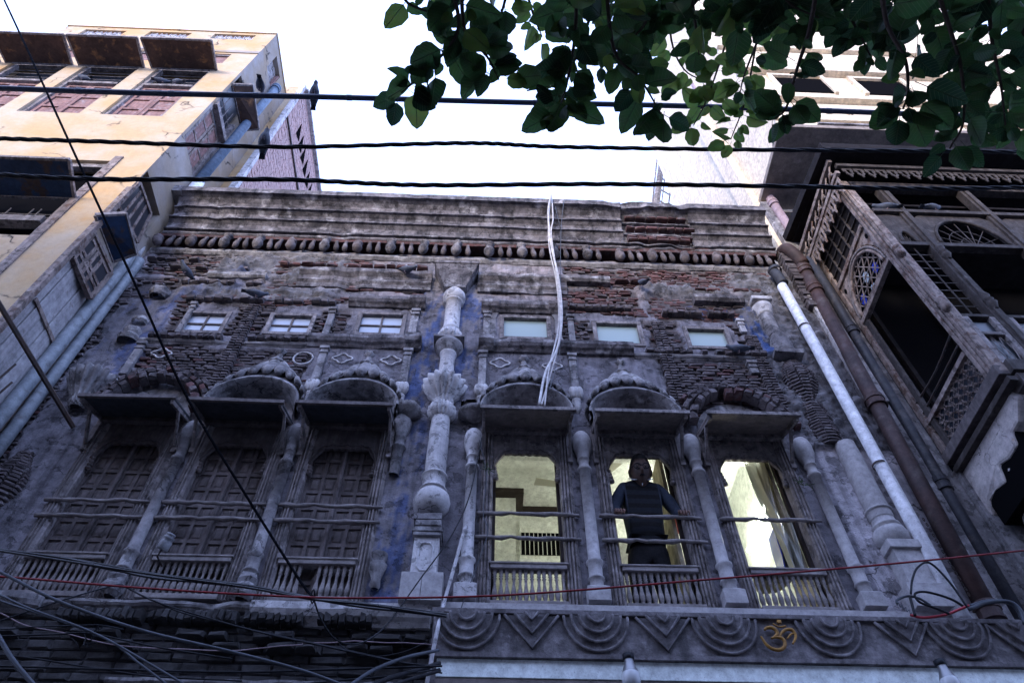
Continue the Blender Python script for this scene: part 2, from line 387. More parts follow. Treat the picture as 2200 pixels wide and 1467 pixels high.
# ---- bricks
BR = []      # (matrix, kind, pixel size)
def brick(x, y, z, l, h, d, kind, rot=0.0, rx=0.0, yaw=0.0):
    M = Matrix.Translation((x, y, z)) @ Matrix.Rotation(rot, 4, 'Y') @ Matrix.Rotation(yaw, 4, 'Z') @ Matrix.Rotation(rx, 4, 'X') @ Matrix.Diagonal((l, d, h, 1))
    BR.append((M, kind, pxsize((x, y, z), l)*sqrt(max(h, .01))))
def mw_open(x, z, m=.0):
    return any(a-m < x < b+m and c-m < z < d+m for a, b, c, d in HOLES[:6]) or any(a-m < x < b+m and c-m < z < d+m for a, b, c, d in MZ)
random.seed(3)
for (a, b, c, d, l, h, k, t) in BRK:
    z = c+h/2; row = 0
    while z < d:
        x = a+(.5 if row % 2 else .1)*l
        while x < b:
            ll = l*random.uniform(.75, 1.12)
            if not mw_open(x, z, .03) and random.random() < k and inbrick(x, z) and not (-.85 < x < -.27):
                sink = random.uniform(-.004, .012)+.03*max(0, FB(x, z, 1.6, 21))+(.022 if t == 'f' else 0)
                brick(x+random.uniform(-.006, .006), -.002+sink, z+random.uniform(-.004, .004), ll*.92, h*random.uniform(.78, .90), .05,
                      'brick' if t == 'f' or (t == 'r' and random.random() < .75) or random.random() < .12 else 'brick_grey', random.gauss(0, .008), 0, random.gauss(0, .015))
            x += ll+.008
        z += h+.004; row += 1
# big blocks of the lower storey, left of the porch
z = 3.62; row = 0
while z < 5.08:
    hh = random.choice((.075, .095, .10)); x = -5.2+(row % 2)*.13
    while x < -.5:
        ll = random.uniform(.2, .31)
        if random.random() < .97:
            brick(x+ll/2, .022+random.uniform(-.006, .006), z+hh/2, ll-.008, hh-.006, .07, 'block', random.gauss(0, .008), 0, random.gauss(0, .02))
        x += ll
    z += hh; row += 1
# broken ledges of bricks set on end
def ledge(x0, x1, z, h=.07, dep=.09, w=.06, kind='brick_grey', keep=.9, y=-.03):
    x = x0
    while x < x1:
        ww = w*random.uniform(.8, 1.25)
        if random.random() < keep: brick(x+ww/2, y-random.uniform(0, .02), z+random.uniform(-.006, .006), ww*.9, h*random.uniform(.8, 1.05), dep, kind, random.gauss(0, .05))
        x += ww
ledge(-4.25, -3.3, 8.87, .09, .12, .08); ledge(-3.05, -2.3, 8.88, .09, .12, .09); ledge(1.9, 3.35, 8.86, .08, .11, .085); ledge(-4.1, -2.2, 9.73, .08, .1, .11)
ledge(2.25, 3.3, 9.74, .08, .1, .08); ledge(1.0, 2.1, 9.82, .08, .08, .1, keep=.7); ledge(-3.1, -1.05, 10.67, .06, .1, .16, 'brick'); ledge(-4.6, -3.3, 10.5, .05, .08, .2, 'brick_grey', .6)
ledge(.95, 2.0, 10.5, .055, .09, .18, 'brick'); ledge(-4.3, -3.2, 10.12, .07, .1, .12, keep=.7); ledge(2.6, 4.1, 10.35, .05, .08, .19, 'brick', .7)
ledge(-3.5, -.95, 5.06, .11, .1, .055, 'block', .9, -.06); ledge(-4.9, -.6, 4.9, .06, .12, .2, 'block', .6, -.05); ledge(-3.2, -.6, 4.8, .05, .1, .2, 'block', .45, -.07); ledge(-5.0, -4.3, 10.72, .05, .07, .14); ledge(-4.8, 4.2, 11.4, .05, .1, .2, 'brick', .75, -.05)
# ruined brick shaft ends left and right
for cx, z0, z1 in ((3.72, 7.3, 8.75), (-4.72, 5.35, 6.9)):
    z = z0
    while z < z1:
        r = .13+.06*sin((z-z0)*7)*(1 if z > z1-.8 else .3)
        for q in range(5):
            an = pi+pi*(q+.5)/5
            brick(cx+r*cos(an), .02+r*sin(an)*.8, z, .1, .036, .05, 'brick_grey', 0, 0, an+pi/2)
        z += .046
# brick arches over the first and last window
for cx in (CL[0]-.02, CR[2]+.0):
    for r, y, h in ((.50, -.13, .10), (.60, -.09, .075), (.68, -.06, .07)):
        n = int(pi*r/.10)
        for q in range(n):
            an = pi*(q+.5)/n
            if random.random() < .93: brick(cx+r*cos(an), y+random.uniform(-.015, .015), 7.52+r*sin(an)*.98, .088, h*.9, .13, 'brick_grey' if random.random() < .8 else 'brick', -an+pi/2)
# ---- build the bricks: the 300 that show largest as parts, the rest joined
def brick_mesh(seed, kind, rows=None):
    random.seed(seed); m = MB()
    unit_brick(m, Matrix()); return m.mesh('brick', kind)
def unit_brick(m, M):
    j = lambda s: random.uniform(-s, s)
    vs = [(sx*.5, .5, sz*.5) for sz in (-1, 1) for sx in (-1, 1)]
    vs += [(sx*(.5+j(.03)), -.25+j(.1), sz*(.5+j(.07))) for sz in (-1, 1) for sx in (-1, 1)]
    vs += [(sx*(.42+j(.06)), -.5+j(.12), sz*(.33+j(.10))) for sz in (-1, 1) for sx in (-1, 1)]
    m.add([M @ Vector(v) for v in vs], [(0, 1, 5, 4), (1, 3, 7, 5), (3, 2, 6, 7), (2, 0, 4, 6), (4, 5, 9, 8), (5, 7, 11, 9), (7, 6, 10, 11), (6, 4, 8, 10), (8, 9, 11, 10)])
random.seed(5)
BR = [b for b in BR if not mw_open(b[0].translation.x, b[0].translation.z, .02)]
BR.sort(key=lambda b: -b[2])
BMESH = {k: [brick_mesh(q*7+1, k) for q in range(6)] for k in ('brick', 'brick_grey', 'block')}
ZI = Matrix.Translation((0, 0, 0))
for M, k, s in BR[:300]:
    obj('brick', random.choice(BMESH[k]), TH, mw=M)
for k in ('brick', 'brick_grey', 'block'):
    m = MB()
    for M, kk, s in BR[300:]:
        if kk == k: unit_brick(m, M)
    m.build('brick_mass', k, TH, kind='stuff')

# ---- cornice and ledges
def ledgebar(name, x0, x1, z, h, out, mat='plaster', amp=.008, chip=.06, prof=None, cut=0):
    p = prof or [(.03, z-h/2), (-out*.35, z-h/2), (-out*.55, z-h*.28), (-out*.8, z-h*.15), (-out, z+h*.12), (-out, z+h/2), (.03, z+h/2)]
    return MB().sweepx(p, x0, x1, max(2, int((x1-x0)/.05)), amp, 6, chip).build(name, mat, TH)
cz = [(.1, 11.33), (-.12, 11.33), (-.135, 11.345), (-.135, 11.38), (-.09, 11.385), (-.09, 11.40), (-.17, 11.405), (-.175, 11.43), (-.12, 11.44), (-.135, 11.50), (-.15, 11.60), (-.20, 11.655), (-.235, 11.66), (-.235, 11.685), (-.17, 11.69),
      (-.17, 11.705), (-.215, 11.71), (-.215, 11.725), (-.18, 11.74), (-.195, 11.86), (-.25, 11.905), (-.29, 11.91), (-.29, 11.935), (-.22, 11.94), (-.22, 11.96), (-.265, 11.965), (-.265, 11.98), (-.24, 12.0), (-.26, 12.09), (-.32, 12.15), (-.37, 12.17), (-.42, 12.175), (-.42, 12.31), (-.3, 12.34), (.1, 12.34)]
MB().sweepx(cz, -5.0, 1.95, 150, .005, 5, .09).build('cornice', 'cornice_stone', TH)
cz2 = [(y+(.05 if 11.45 < z < 12.1 else 0), z) for y, z in cz]
MB().sweepx(cz2, 1.95, 3.02, 26, .016, 7, .2).build('cornice', 'cornice_stone', TH, label='broken stretch of cornice with bare brick')
MB().sweepx(cz, 3.02, 4.27, 26, .005, 5, .09).build('cornice', 'cornice_stone', TH)
random.seed(12)
for zz, yy in ((11.5, -.17), (11.78, -.21), (11.56, -.17), (12.03, -.26)):
    x = 2.0
    while x < 2.95:
        w = random.uniform(.12, .2); obj('brick', random.choice(BMESH['brick']), TH, mw=Matrix.Translation((x+w/2, yy, zz)) @ Matrix.Diagonal((w*.93, .09, .055, 1))); x += w
MB().box(-5.3, -4.95, -.42, .0, 12.16, 12.33, .01).build('cornice_end', 'plaster', TH)
MB().sweepx([(.1, 10.90), (-.03, 10.90), (-.07, 10.94), (-.07, 10.98), (.1, 10.98)], -5.05, 4.25, 170, .010, 6, .08).build('shelf', 'plaster', TH)
MB().sweepx([(.1, 11.285), (-.10, 11.285), (-.12, 11.34), (.1, 11.34)], -5.05, 4.25, 170, .008, 6, .05).build('shelf', 'brick', TH)
pot = MB().lathe([(0, -.16), (.03, -.155), (.04, -.14), (.062, -.12), (.082, -.07), (.085, -.02), (.070, .02), (.052, .035), (.066, .05), (.066, .07), (.045, .08), (.05, .12), (.08, .15), (0, .155)], (0, 0, 0), 14).rough(.010, 22).mesh('pot', 'cornice_stone', True)
potb = MB().lathe([(0, -.15), (.05, -.14), (.082, -.08), (.078, -.02), (.056, .0), (.075, .02), (.078, .05), (.05, .10), (0, .14)], (0, 0, 0), 12).rough(.016, 22).mesh('pot', 'brick_grey', True)
fin = MB().lathe([(0, -.13), (.032, -.12), (.042, -.04), (.032, .04), (.02, .07), (.03, .09), (.026, .125), (0, .14)], (0, 0, 0), 8).rough(.005, 30).mesh('knob', 'brick_grey', True)
random.seed(4)
for i in range(20):
    x = -4.98+i*.487
    if x > 4.15: break
    red = i in (0, 1, 4, 6) or i > 13
    z = 11.13
    obj('pot', potb if red and random.random() < .8 else pot, TH, mw=Matrix.Translation((x, -.13, z)) @ Matrix.Rotation(random.uniform(-.1, .1), 4, 'Y') @ Matrix.Rotation(random.uniform(0, 6), 4, 'Z') @ Matrix.Diagonal((random.uniform(.82, .95), .9, random.uniform(.92, 1.02), 1)))
    for dx in (.17, .30):
        if x+dx < 4.2 and random.random() < .96: obj('knob', fin, TH, mw=Matrix.Translation((x+dx, -.11, z)) @ Matrix.Rotation(random.uniform(-.12, .12), 4, 'Y'))
# string courses under the pots
SC1 = [(.05, 10.12), (-.05, 10.12), (-.06, 10.2), (-.09, 10.24), (-.09, 10.27), (-.07, 10.29), (-.08, 10.36), (-.13, 10.42), (-.13, 10.50), (.05, 10.50)]
for a, b in ((-2.75, -.9), (-.25, 1.0), (3.5, 3.3)):
    if b > a: MB().sweepx(SC1, a, b, int((b-a)/.05), .008, 5, .12).build('string_course', 'cornice_stone', TH)
MB().sweepx([(.05, 10.38), (-.10, 10.38), (-.13, 10.42), (-.13, 10.50), (.05, 10.50)], 1.0, 1.62, 14, .01, 6, .1).build('string_course', 'cornice_stone', TH)
MB().sweepx([(.05, 10.0), (-.09, 10.0), (-.12, 10.05), (-.12, 10.14), (.05, 10.14)], 2.75, 3.45, 14, .012, 6, .1).build('string_course', 'cornice_stone', TH)
MB().sweepx([(.05, 10.26), (-.06, 10.26), (-.09, 10.3), (-.09, 10.36), (.05, 10.36)], -4.0, -3.2, 16, .015, 6, .1).build('string_course', 'plaster', TH)
for a, b, z in ((-1.95, -1.12, 9.75), (-.16, .95, 9.72)): ledgebar('window_hood', a, b, z, .15, .12, 'cornice_stone')
for a, b in ((-1.14, -.93), (-.18, .06), (.72, .97)): ledgebar('window_hood', a, b, 9.75 if a < -1 else 9.715, .17, .15, 'cornice_stone', chip=0)
for a, b in ((-2.3, -.99), (-.14, 1.75)): ledgebar('sill_course', a, b, 8.87, .16, .13, 'cornice_stone')
for a, b in ((-1.1, -.90), (-.19, 0.0)): ledgebar('sill_course', a, b, 8.87, .18, .17, 'cornice_stone', chip=0)
ledgebar('sill_course', -4.35, -2.3, 8.80, .07, .06, 'plaster', .01, .1); ledgebar('sill_course', 1.75, 3.4, 8.79, .07, .06, 'plaster', .012, .1)
# broken plinth band under the left windows, its plaster gone in the middle
ledgebar('plinth_band', -1.95, -.46, 5.10, .17, .14, 'plaster_pale', .008, .05); ledgebar('plinth_band', -4.9, -3.7, 5.16, .14, .12, 'plaster', .02, .14)
ledgebar('plinth_band', -3.7, -1.95, 5.18, .07, .07, 'plaster', .015, .1); ledgebar('plinth_band', -.46, 4.3, 5.15, .14, .12, 'plaster_new', .003, 0)
ledgebar('plinth_band', -2.9, -.7, 4.52, .06, .06, 'plaster', .012, .1)
# ---------------------------------------------------------------- mezzanine windows
for i, (a, b, c, d) in enumerate(MZ):
    m = MB(); t = .055
    m.box(a, a+t, -.035, .06, c, d); m.box(b-t, b, -.035, .06, c, d); m.box(a+t, b-t, -.034, .06, d-t, d); m.box(a+t, b-t, -.034, .06, c, c+t)
    fr = m.rough(.002, 9).build('window_frame', 'wood_grey', TH, bevel=.004)
    if i < 3:
        m = MB(); cx = (a+b)/2; cz_ = (c+d)/2
        m.box(cx-.012, cx+.012, .0, .03, c+t, d-t); m.box(a+t, cx-.012, .001, .029, cz_-.012, cz_+.012); m.box(cx+.012, b-t, .001, .029, cz_-.012, cz_+.012)
        m.build('glazing_bar', 'wood_dark', fr)
        for x0, x1 in ((a+t, cx-.012), (cx+.012, b-t)):
            for z0, z1 in ((c+t, cz_-.012), (cz_+.012, d-t)): MB().box(x0, x1, .018, .024, z0, z1).build('pane', 'glass_mat', fr)
    else: MB().box(a+t, b-t, .018, .024, c+t, d-t).build('pane', 'glass_green', fr)
# plaster surrounds with ears beside windows 3 and 4
for s, x, z0, z1 in ((1, -1.13, 9.04, 9.62), (-1, .05, 9.04, 9.62), (1, .76, 9.04, 9.62)):
    MB().strip([(x, z0), (x+s*.03, z0+.09), (x+s*.03, z1-.09), (x, z1)], [(x+s*.14, z0-.02), (x+s*.11, z0+.09), (x+s*.11, z1-.09), (x+s*.14, z1+.02)], XZ(-.045), 0, .05).build('window_surround', 'plaster', TH, bevel=.006)
# small flat pilasters with lotus feet
lot = MB()
for q in range(3):
    a = (-1, 0, 1)[q]
    lot.lathe([(0, -.12), (.028, -.10), (.045, -.03), (.042, .03), (.03, .065), (.0, .09)], (a*.042, -.02, 0), 10)
lot = lot.mesh('lotus_foot', 'plaster_pale', True)
def pilaster(x, z0, z1, mat='plaster', foot=True, w=.045):
    m = MB().box(x-w, x+w, -.055, 0, z0, z1).box(x-w-.015, x+w+.015, -.075, 0, z1-.04, z1+.01).box(x-w-.01, x+w+.01, -.07, 0, z1-.12, z1-.10).rough(.003, 9)
    p = m.build('pilaster', mat, TH, bevel=.005)
    if foot:
        obj('lotus_foot', lot, p, mw=Matrix.Translation((x, -.03, z0-.05)))
        MB().lathe([(.05, z0-.17), (.058, z0-.18), (.05, z0-.20), (.04, z0-.26), (.055, z0-.28), (.03, z0-.36), (0, z0-.4)], (x, -.02, 0), 12).build('base', 'plaster_pale', p, smooth=True)
for x in (-2.07, -1.05, -.13, .97): pilaster(x, 8.1, 8.76)
for x in (-1.04, -.10): pilaster(x, 9.03, 9.62, foot=False)
for x in (-2.13, 1.0): pilaster(x, 9.0, 9.6, foot=False, w=.04)
pilaster(-4.28, 8.15, 8.74, foot=False); pilaster(-3.95, 8.98, 9.62, foot=False, w=.03); pilaster(3.28, 9.35, 9.62, 'plaster_pale', False, .04); pilaster(3.2, 8.5, 8.72, 'plaster', False, .05)
random.seed(8)
for x, z0, z1 in ((2.15, 7.75, 9.55), (-3.17, 7.75, 9.62), (3.34, 7.8, 9.3)):
    z = z0
    while z < z1:
        for s in (-.04, .04): obj('brick', random.choice(BMESH['brick_grey']), TH, mw=Matrix.Translation((x+s, -.03, z)) @ Matrix.Diagonal((.08*random.uniform(.8, 1.1), .07, .036, 1)))
        z += .045 if z1 < 0 else .05
# raised plaster rings and quatrefoils
def loop(pts, name='moulding', r=.012): MB().tube(pts+[pts[0], pts[1]], r, 6, False).rough(.002, 20).build(name, 'plaster_pale', TH, smooth=True)
loop([(-2.30+.115*cos(t*pi/10), -.022, 8.56+.115*sin(t*pi/10)) for t in range(20)], 'ring_moulding')
def quatre(cx, cz_, s=.09): loop([(cx+s*(cos(t*pi/16)*(1+.18*cos(4*t*pi/16))*1.15), -.022, cz_+s*(sin(t*pi/16)*(1+.18*cos(4*t*pi/16)))*.85) for t in range(32)], 'quatrefoil_moulding')
for x, z in ((-1.83, 8.58), (-1.24, 8.57), (.08, 8.58), (.72, 8.55), (-4.0, 8.58)): quatre(x, z)

# ---------------------------------------------------------------- arched plaster hoods
petal = MB()
for i in range(5):
    for k in range(5):
        u = (i/4-.5); v = k/4
        w = (.5*sqrt(max(0, 1-(max(0, v-.45)/.58)**2))); x = u*2*w
        petal.v.append((x, -.30*sin(v*1.5)-.32*(1-(2*u)**2)*sin(min(1, v+.25)*pi*.62), -v))
for i in range(4):
    for k in range(4): petal.f.append((i*5+k, i*5+k+1, (i+1)*5+k+1, (i+1)*5+k))
petal = petal.mesh('petal', 'plaster', True)
def hood(cx, z0, rx=.50, broken=0.0):
    prof = [(.43, .33, 0, .02), (.44, .34, 0, -.10), (.46, .355, 0, -.22), (.485, .38, 0, -.285), (.505, .40, 0, -.285), (.507, .42, .02, -.262), (.49, .43, .05, -.22), (.475, .43, .08, -.175),
            (.48, .46, .10, -.155), (.485, .53, .12, -.125), (.48, .60, .14, -.09), (.47, .66, .16, -.05), (.46, .71, .17, .02)]
    n = 36; m = MB(); k = len(prof)
    for i in range(n+1):
        t = pi*i/n; cc, ss = cos(t), sin(t)
        for j, (r, rz, c0, y) in enumerate(prof):
            up = max(0, j-8)/4.0
            m.v.append((cx+cc*r, y, z0+c0*ss+ss*rz+.16*up*exp(-(cc*r/.15)**2)))
    for i in range(n):
        for j in range(k-1): m.f.append((i*k+j, (i+1)*k+j, (i+1)*k+j+1, i*k+j+1))
    h = m.rough(.004, 10).build('arch_hood', 'plaster', TH, smooth=True)
    PV = [(.515, .45, .10, -.195), (.54, .50, .105, -.215), (.545, .55, .115, -.208), (.54, .60, .125, -.182), (.53, .65, .14, -.145), (.51, .695, .155, -.10), (.48, .74, .17, -.03)]
    np_ = 11; dt = pi*.94/np_
    for q in range(np_):
        tq = pi*.03+dt*(q+.5); m = MB()
        for vi, (r, rz, c0, y) in enumerate(PV):
            v = vi/(len(PV)-1); w = (.55, .86, .97, 1, 1, .98, .95)[vi]
            for ui in range(7):
                u = -1+ui/3; t = tq+u*dt*.5*w; dip = .035*(u*u) if vi == 0 else (.012*u*u if vi == 1 else 0)
                bulge = .038*(1-u*u)*(1-.5*v)
                m.v.append((cx+cos(t)*(r+dip*.4), y-bulge+.02, z0+sin(t)*(c0+rz+dip)+.15*max(0, v-.6)/.4*exp(-(cos(t)*r/.15)**2)))
        for vi in range(len(PV)-1):
            for ui in range(6): a = vi*7+ui; m.f.append((a, a+1, a+8, a+7))
        o0 = len(m.v)      # curled underside of the tip
        for ui in range(7): x, y, z = m.v[ui]; m.v.append((x*.985+cx*.015, y+.03, z+.02))
        for ui in range(6): m.f.append((ui+1, ui, o0+ui, o0+ui+1))
        m.rough(.003, 30).build('petal', 'plaster', h, smooth=True)
    # small ogee tip with a ribbed cone, leaf collar and a bud
    m = MB(); zt = z0+.96
    m.lathe([(0, zt-.06), (.07, zt-.06), (.11, zt-.035), (.08, zt+.02), (.05, zt+.07), (.035, zt+.11), (.03, zt+.17)], (cx, -.01, 0), 45, flute=9, fl=.25)
    m.lathe([(.03, zt+.16), (.055, zt+.19), (.062, zt+.22), (.03, zt+.25), (0, zt+.26)], (cx, -.02, 0), 12, flute=6, fl=.3)
    m.build('finial', 'plaster', h, smooth=True)
for q in range(7):
    pass
hood(CL[2], 7.50); hood(CR[0], 7.50); hood(CR[1], 7.48); hood(CL[1]+.03, 7.50, broken=.0)
# plaster lunettes behind the hoods
for i, c in enumerate(CW):
    pts = [(c+.44*cos(pi*q/16), 7.48+.44*sin(pi*q/16)) for q in range(17)]
    MB().prism(pts, XZ(-.035), 0, .01).build('lunette', 'plaster', TH)

# ---------------------------------------------------------------- sun shades over the windows
def bar(m, p, q, w, h):
    p, q = Vector(p), Vector(q); d = (q-p).normalized(); a = d.cross(Vector((0, 0, 1)) if abs(d.z) < .99 else Vector((0, 1, 0))).normalized()*w/2; b = a.cross(d).normalized()*h/2
    return m.hexa([p-a-b, p+a-b, p+a+b, p-a+b, q-a-b, q+a-b, q+a+b, q-a+b])
def awning(i, c):
    w = .475; yf, zf, zb = -.50, 7.235+random.uniform(-.01, .01), 7.43; mat = 'soffit_board' if i < 3 else 'soffit_tan'
    tl = random.uniform(-.012, .012)
    m = MB().hexa([(c-w, .0, zb-.012), (c+w, .0, zb-.012+tl), (c+w, yf, zf-.012+tl), (c-w, yf, zf-.012), (c-w, .0, zb+.012), (c+w, .0, zb+.012+tl), (c+w, yf, zf+.012+tl), (c-w, yf, zf+.012)])
    a = m.build('awning', mat, TH)
    m = MB(); bar(m, (c-w-.02, yf-.01, zf+.004), (c+w+.02, yf-.01, zf+tl+.004), .03, .045); m.rough(.003, 5); m.build('front_edge', 'wood_dark' if i < 3 else 'wood_grey', a)
    m = MB().box(c-w+.04, c+w-.04, -.09, -.03, zb-.10, zb-.045).build('ledger', 'wood_grey' if i > 2 else 'wood_dark', a)
    for s in (-1, 1):
        x = c+s*(w-.02)
        m = MB(); bar(m, (x, 0, zb-.012), (x, yf+.01, zf-.03), .03, .05); bar(m, (x, -.035, 6.93), (x, -.035, zb-.04), .055, .05); bar(m, (x, -.06, 7.0), (x, -.30, zf+.05), .028, .035)
        m.rough(.002, 6).build('bracket', 'wood_grey', a, bevel=.003)
    if i > 2:
        MB().box(c-w, c+w, yf-.02, .01, zb+.02, zb+.021) if 0 else None
for i, c in enumerate(CW): awning(i, c)

# ---------------------------------------------------------------- the six arched windows
def cusp(c, z=7.08, w=.345, n=40):
    P = []
    for q in range(n+1):
        u = -1+2*q/n; x = c+w*u; a = abs(u)
        zz = z if a < .55 else z-.25*((a-.55)/.45)**2.2
        zz -= .016*abs(sin(u*pi*4.5)); P.append((x, zz))
    return P
flutes = lambda x0, x1, y: [(x0+(x1-x0)*t/12, y-(.0, .022, .004, .026, .03, .008, .03, .036, .01, .028, .02, .004, 0)[t]) for t in range(13)]
bal = MB().lathe([(.018, 0), (.018, .02), (.010, .025), (.018, .04), (.025, .075), (.025, .10), (.016, .15), (.011, .2), (.014, .235), (.020, .245), (.010, .255), (.019, .27), (.014, .285), (.020, .30), (.020, .33)], (0, 0, 0), 8).mesh('baluster', 'wood_rail', True)
random.seed(21)
for i, c in enumerate(CW):
    mat = 'wood_grey'
    for s in (-1, 1):       # moulded posts
        x0, x1 = (c-.465, c-.34) if s < 0 else (c+.34, c+.465)
        pr = flutes(x0, x1, -.02)
        A = [(x, y) for x, y in pr]+[(x1, .10), (x0, .10)]
        m = MB(); nz = 40; k = len(A)
        for q in range(nz+1):
            z = 5.24+(7.42-5.24)*q/nz
            for x, y in A:
                w_ = noise.noise_vector(Vector((x*9, y*9, z*3))); m.v.append((x+w_.x*.004, y+w_.y*.006, z))
        for q in range(nz):
            for e in range(k): m.f.append((q*k+e, (q*k+(e+1) % k), (q+1)*k+(e+1) % k, (q+1)*k+e))
        m.f.append(tuple(range(k))[::-1]); m.f.append(tuple(range(nz*k, nz*k+k)))
        m.build('window_post', mat, TH)
    P = cusp(c)
    h = MB().strip(P, [(x, 7.40) for x, z in P], XZ(-.015), 0, .035).build('arch_board', mat if i > 2 else 'wood_dark', TH)
    MB().tube([(x, -.022, z+.035+.02*abs(sin((q/40)*pi*5))) for q, (x, z) in enumerate(P)], .009, 6).build('arch_bead', mat if i > 2 else 'wood_dark', h, smooth=True)
    for s in (-1, 1):   # carved spring of the arch
        m = MB()
        for q in range(4): m.lathe([(0, -.03), (.02+.004*q, -.01), (.022+.003*q, .012), (0, .03)], (c+s*(.328-.004*q), .0, 6.86-.045*q), 8)
        m.build('arch_carving', mat if i > 2 else 'wood_dark', h, smooth=True)
    # balustrade
    b = MB().box(c-.345, c+.345, -.055, .03, 5.62, 5.68).box(c-.36, c+.36, -.065, .035, 5.665, 5.685).rough(.003, 8).build('balustrade', 'wood_rail', TH, bevel=.005)
    MB().box(c-.345, c+.345, -.06, .05, 5.24, 5.29).rough(.003, 8).build('bottom_rail', 'wood_rail', b, bevel=.005)
    for q in range(12):
        if i == 2 and q in (4, 5): continue
        x = c-.305+.61*q/11
        obj('baluster', bal, b, mw=Matrix.Translation((x, -.01, 5.29)) @ Matrix.Rotation(random.uniform(-.02, .02), 4, 'Y'))
    if i < 5 or 1:
        for kz, z in enumerate((6.27, 6.085) if i < 3 else (6.23, 5.945)):
            if i == 5 and kz == 1: continue
            p = [(c-.495+.99*q/12, -.055+random.uniform(-.004, .004), z+random.uniform(-.005, .005)+(.012 if q in (4, 9) else 0)) for q in range(13)]
            MB().tube(p, .021, 8, rf=lambda t: .020+.004*sin(t*31)+.003*sin(t*12)).rough(.003, 14).build('grab_rail', 'wood_rail', TH, smooth=True)
    if i < 3:   # closed plank doors with panels
        for s in (-1, 1):
            xc = c+s*.172; m = MB(); y0 = .05+(.012 if s > 0 else 0)
            m.box(xc-.17, xc-.135, y0, y0+.03, 5.26, 7.16); m.box(xc+.135, xc+.17, y0, y0+.03, 5.26, 7.16); m.box(xc-.016, xc+.016, y0+.001, y0+.03, 5.26, 7.16)
            rows = 9; hz = 1.88/rows
            for q in range(rows+1):
                z = 5.28+hz*q; m.box(xc-.135, xc-.016, y0+.001, y0+.03, z-.018, z+.018); m.box(xc+.016, xc+.135, y0+.001, y0+.03, z-.018, z+.018)
            d = m.rough(.002, 7).build('door_leaf', 'wood_dark', TH)
            for q in range(rows):
                for e in (-1, 1):
                    xx = xc+e*.0755; zz = 5.28+hz*(q+.5)
                    p = MB().box(xx-.06, xx+.06, y0+.016, y0+.022, zz-hz/2+.018, zz+hz/2-.018)
                    p.hexa([(xx-.042, y0+.016, zz-.065), (xx+.042, y0+.016, zz-.065), (xx+.042, y0+.016, zz+.065), (xx-.042, y0+.016, zz+.065), (xx-.03, y0+.007, zz-.053), (xx+.03, y0+.007, zz-.053), (xx+.03, y0+.007, zz+.053), (xx-.03, y0+.007, zz+.053)])
                    p.build('panel', 'wood_dark', d)
        mm = MB().lathe([(.018, 5.3), (.018, 5.5), (.028, 5.52), (.018, 5.56), (.02, 6.1), (.03, 6.15), (.018, 6.2), (.018, 6.6), (.026, 6.64), (.018, 6.7), (.018, 7.1)], (c, .045, 0), 10)
        mm.build('door_cover_strip', 'wood_dark', TH, smooth=True)
    else:       # dark inner frame of the open window
        if i > 3: MB().box(c+.27, c+.309, .17, .52, 5.15, 7.3).build('open_shutter', 'shutter_tan', TH)
        m = MB().box(c-.345, c-.31, .10, .16, 5.26, 7.2).box(c+.31, c+.345, .10, .16, 5.26, 7.2)
        m.build('inner_frame', 'room_brown', TH)
MB().box(-.95, -.2, -.05, .02, 5.0, 5.02)
# ---------------------------------------------------------------- colonnettes
def colonnette(x, r=.058, z0=5.26, top=7.3, mat='plaster_new', base=True, y=-.05, vase=True):
    P = [(r*1.05, z0+.16), (r*1.05, z0+.24), (r*1.3, z0+.25), (r*1.3, z0+.265), (r*1.08, z0+.28), (r*1.12, z0+.40), (r*1.35, z0+.42), (r*1.35, z0+.44), (r, z0+.46), (r*.97, top-.50), (r*1.05, top-.5), (r*1.25, top-.48),
         (r*1.25, top-.465), (r*.9, top-.45), (r*.9, top-.36), (r*1.15, top-.35), (r*1.15, top-.335), (r*.95, top-.32), (r*1.2, top-.27), (r*1.65, top-.17), (r*1.75, top-.08), (r*1.5, top), (r*1.1, top+.04), (0, top+.05)]
    if not vase: P = P[:14]
    c = MB().lathe(P, (x, y, 0), 20).rough(.004, 7).build('colonnette', mat, TH, smooth=True)
    if base:
        MB().box(x-.10, x+.10, y-.085, 0.02, z0, z0+.14).hexa([(x-.10, y-.085, z0+.14), (x+.10, y-.085, z0+.14), (x+.10, .02, z0+.14), (x-.10, .02, z0+.14), (x-.065, y-.05, z0+.17), (x+.065, y-.05, z0+.17), (x+.065, .02, z0+.17), (x-.065, .02, z0+.17)]).build('base', mat, c, bevel=.005)
for x in (-.185, .97, 2.15, 3.36): colonnette(x, mat='plaster_pale' if x < 0 else 'plaster_new')
colonnette(-3.17, .055, mat='plaster', base=False); colonnette(-2.07, .055, mat='plaster', base=False)
for x in (-3.17, -2.07):
    MB().lathe([(.05, 5.24), (.09, 5.27), (.10, 5.33), (.075, 5.38), (.085, 5.42), (.055, 5.5)], (x, -.05, 0), 12).rough(.03, 11).build('broken_base', 'plaster', TH)
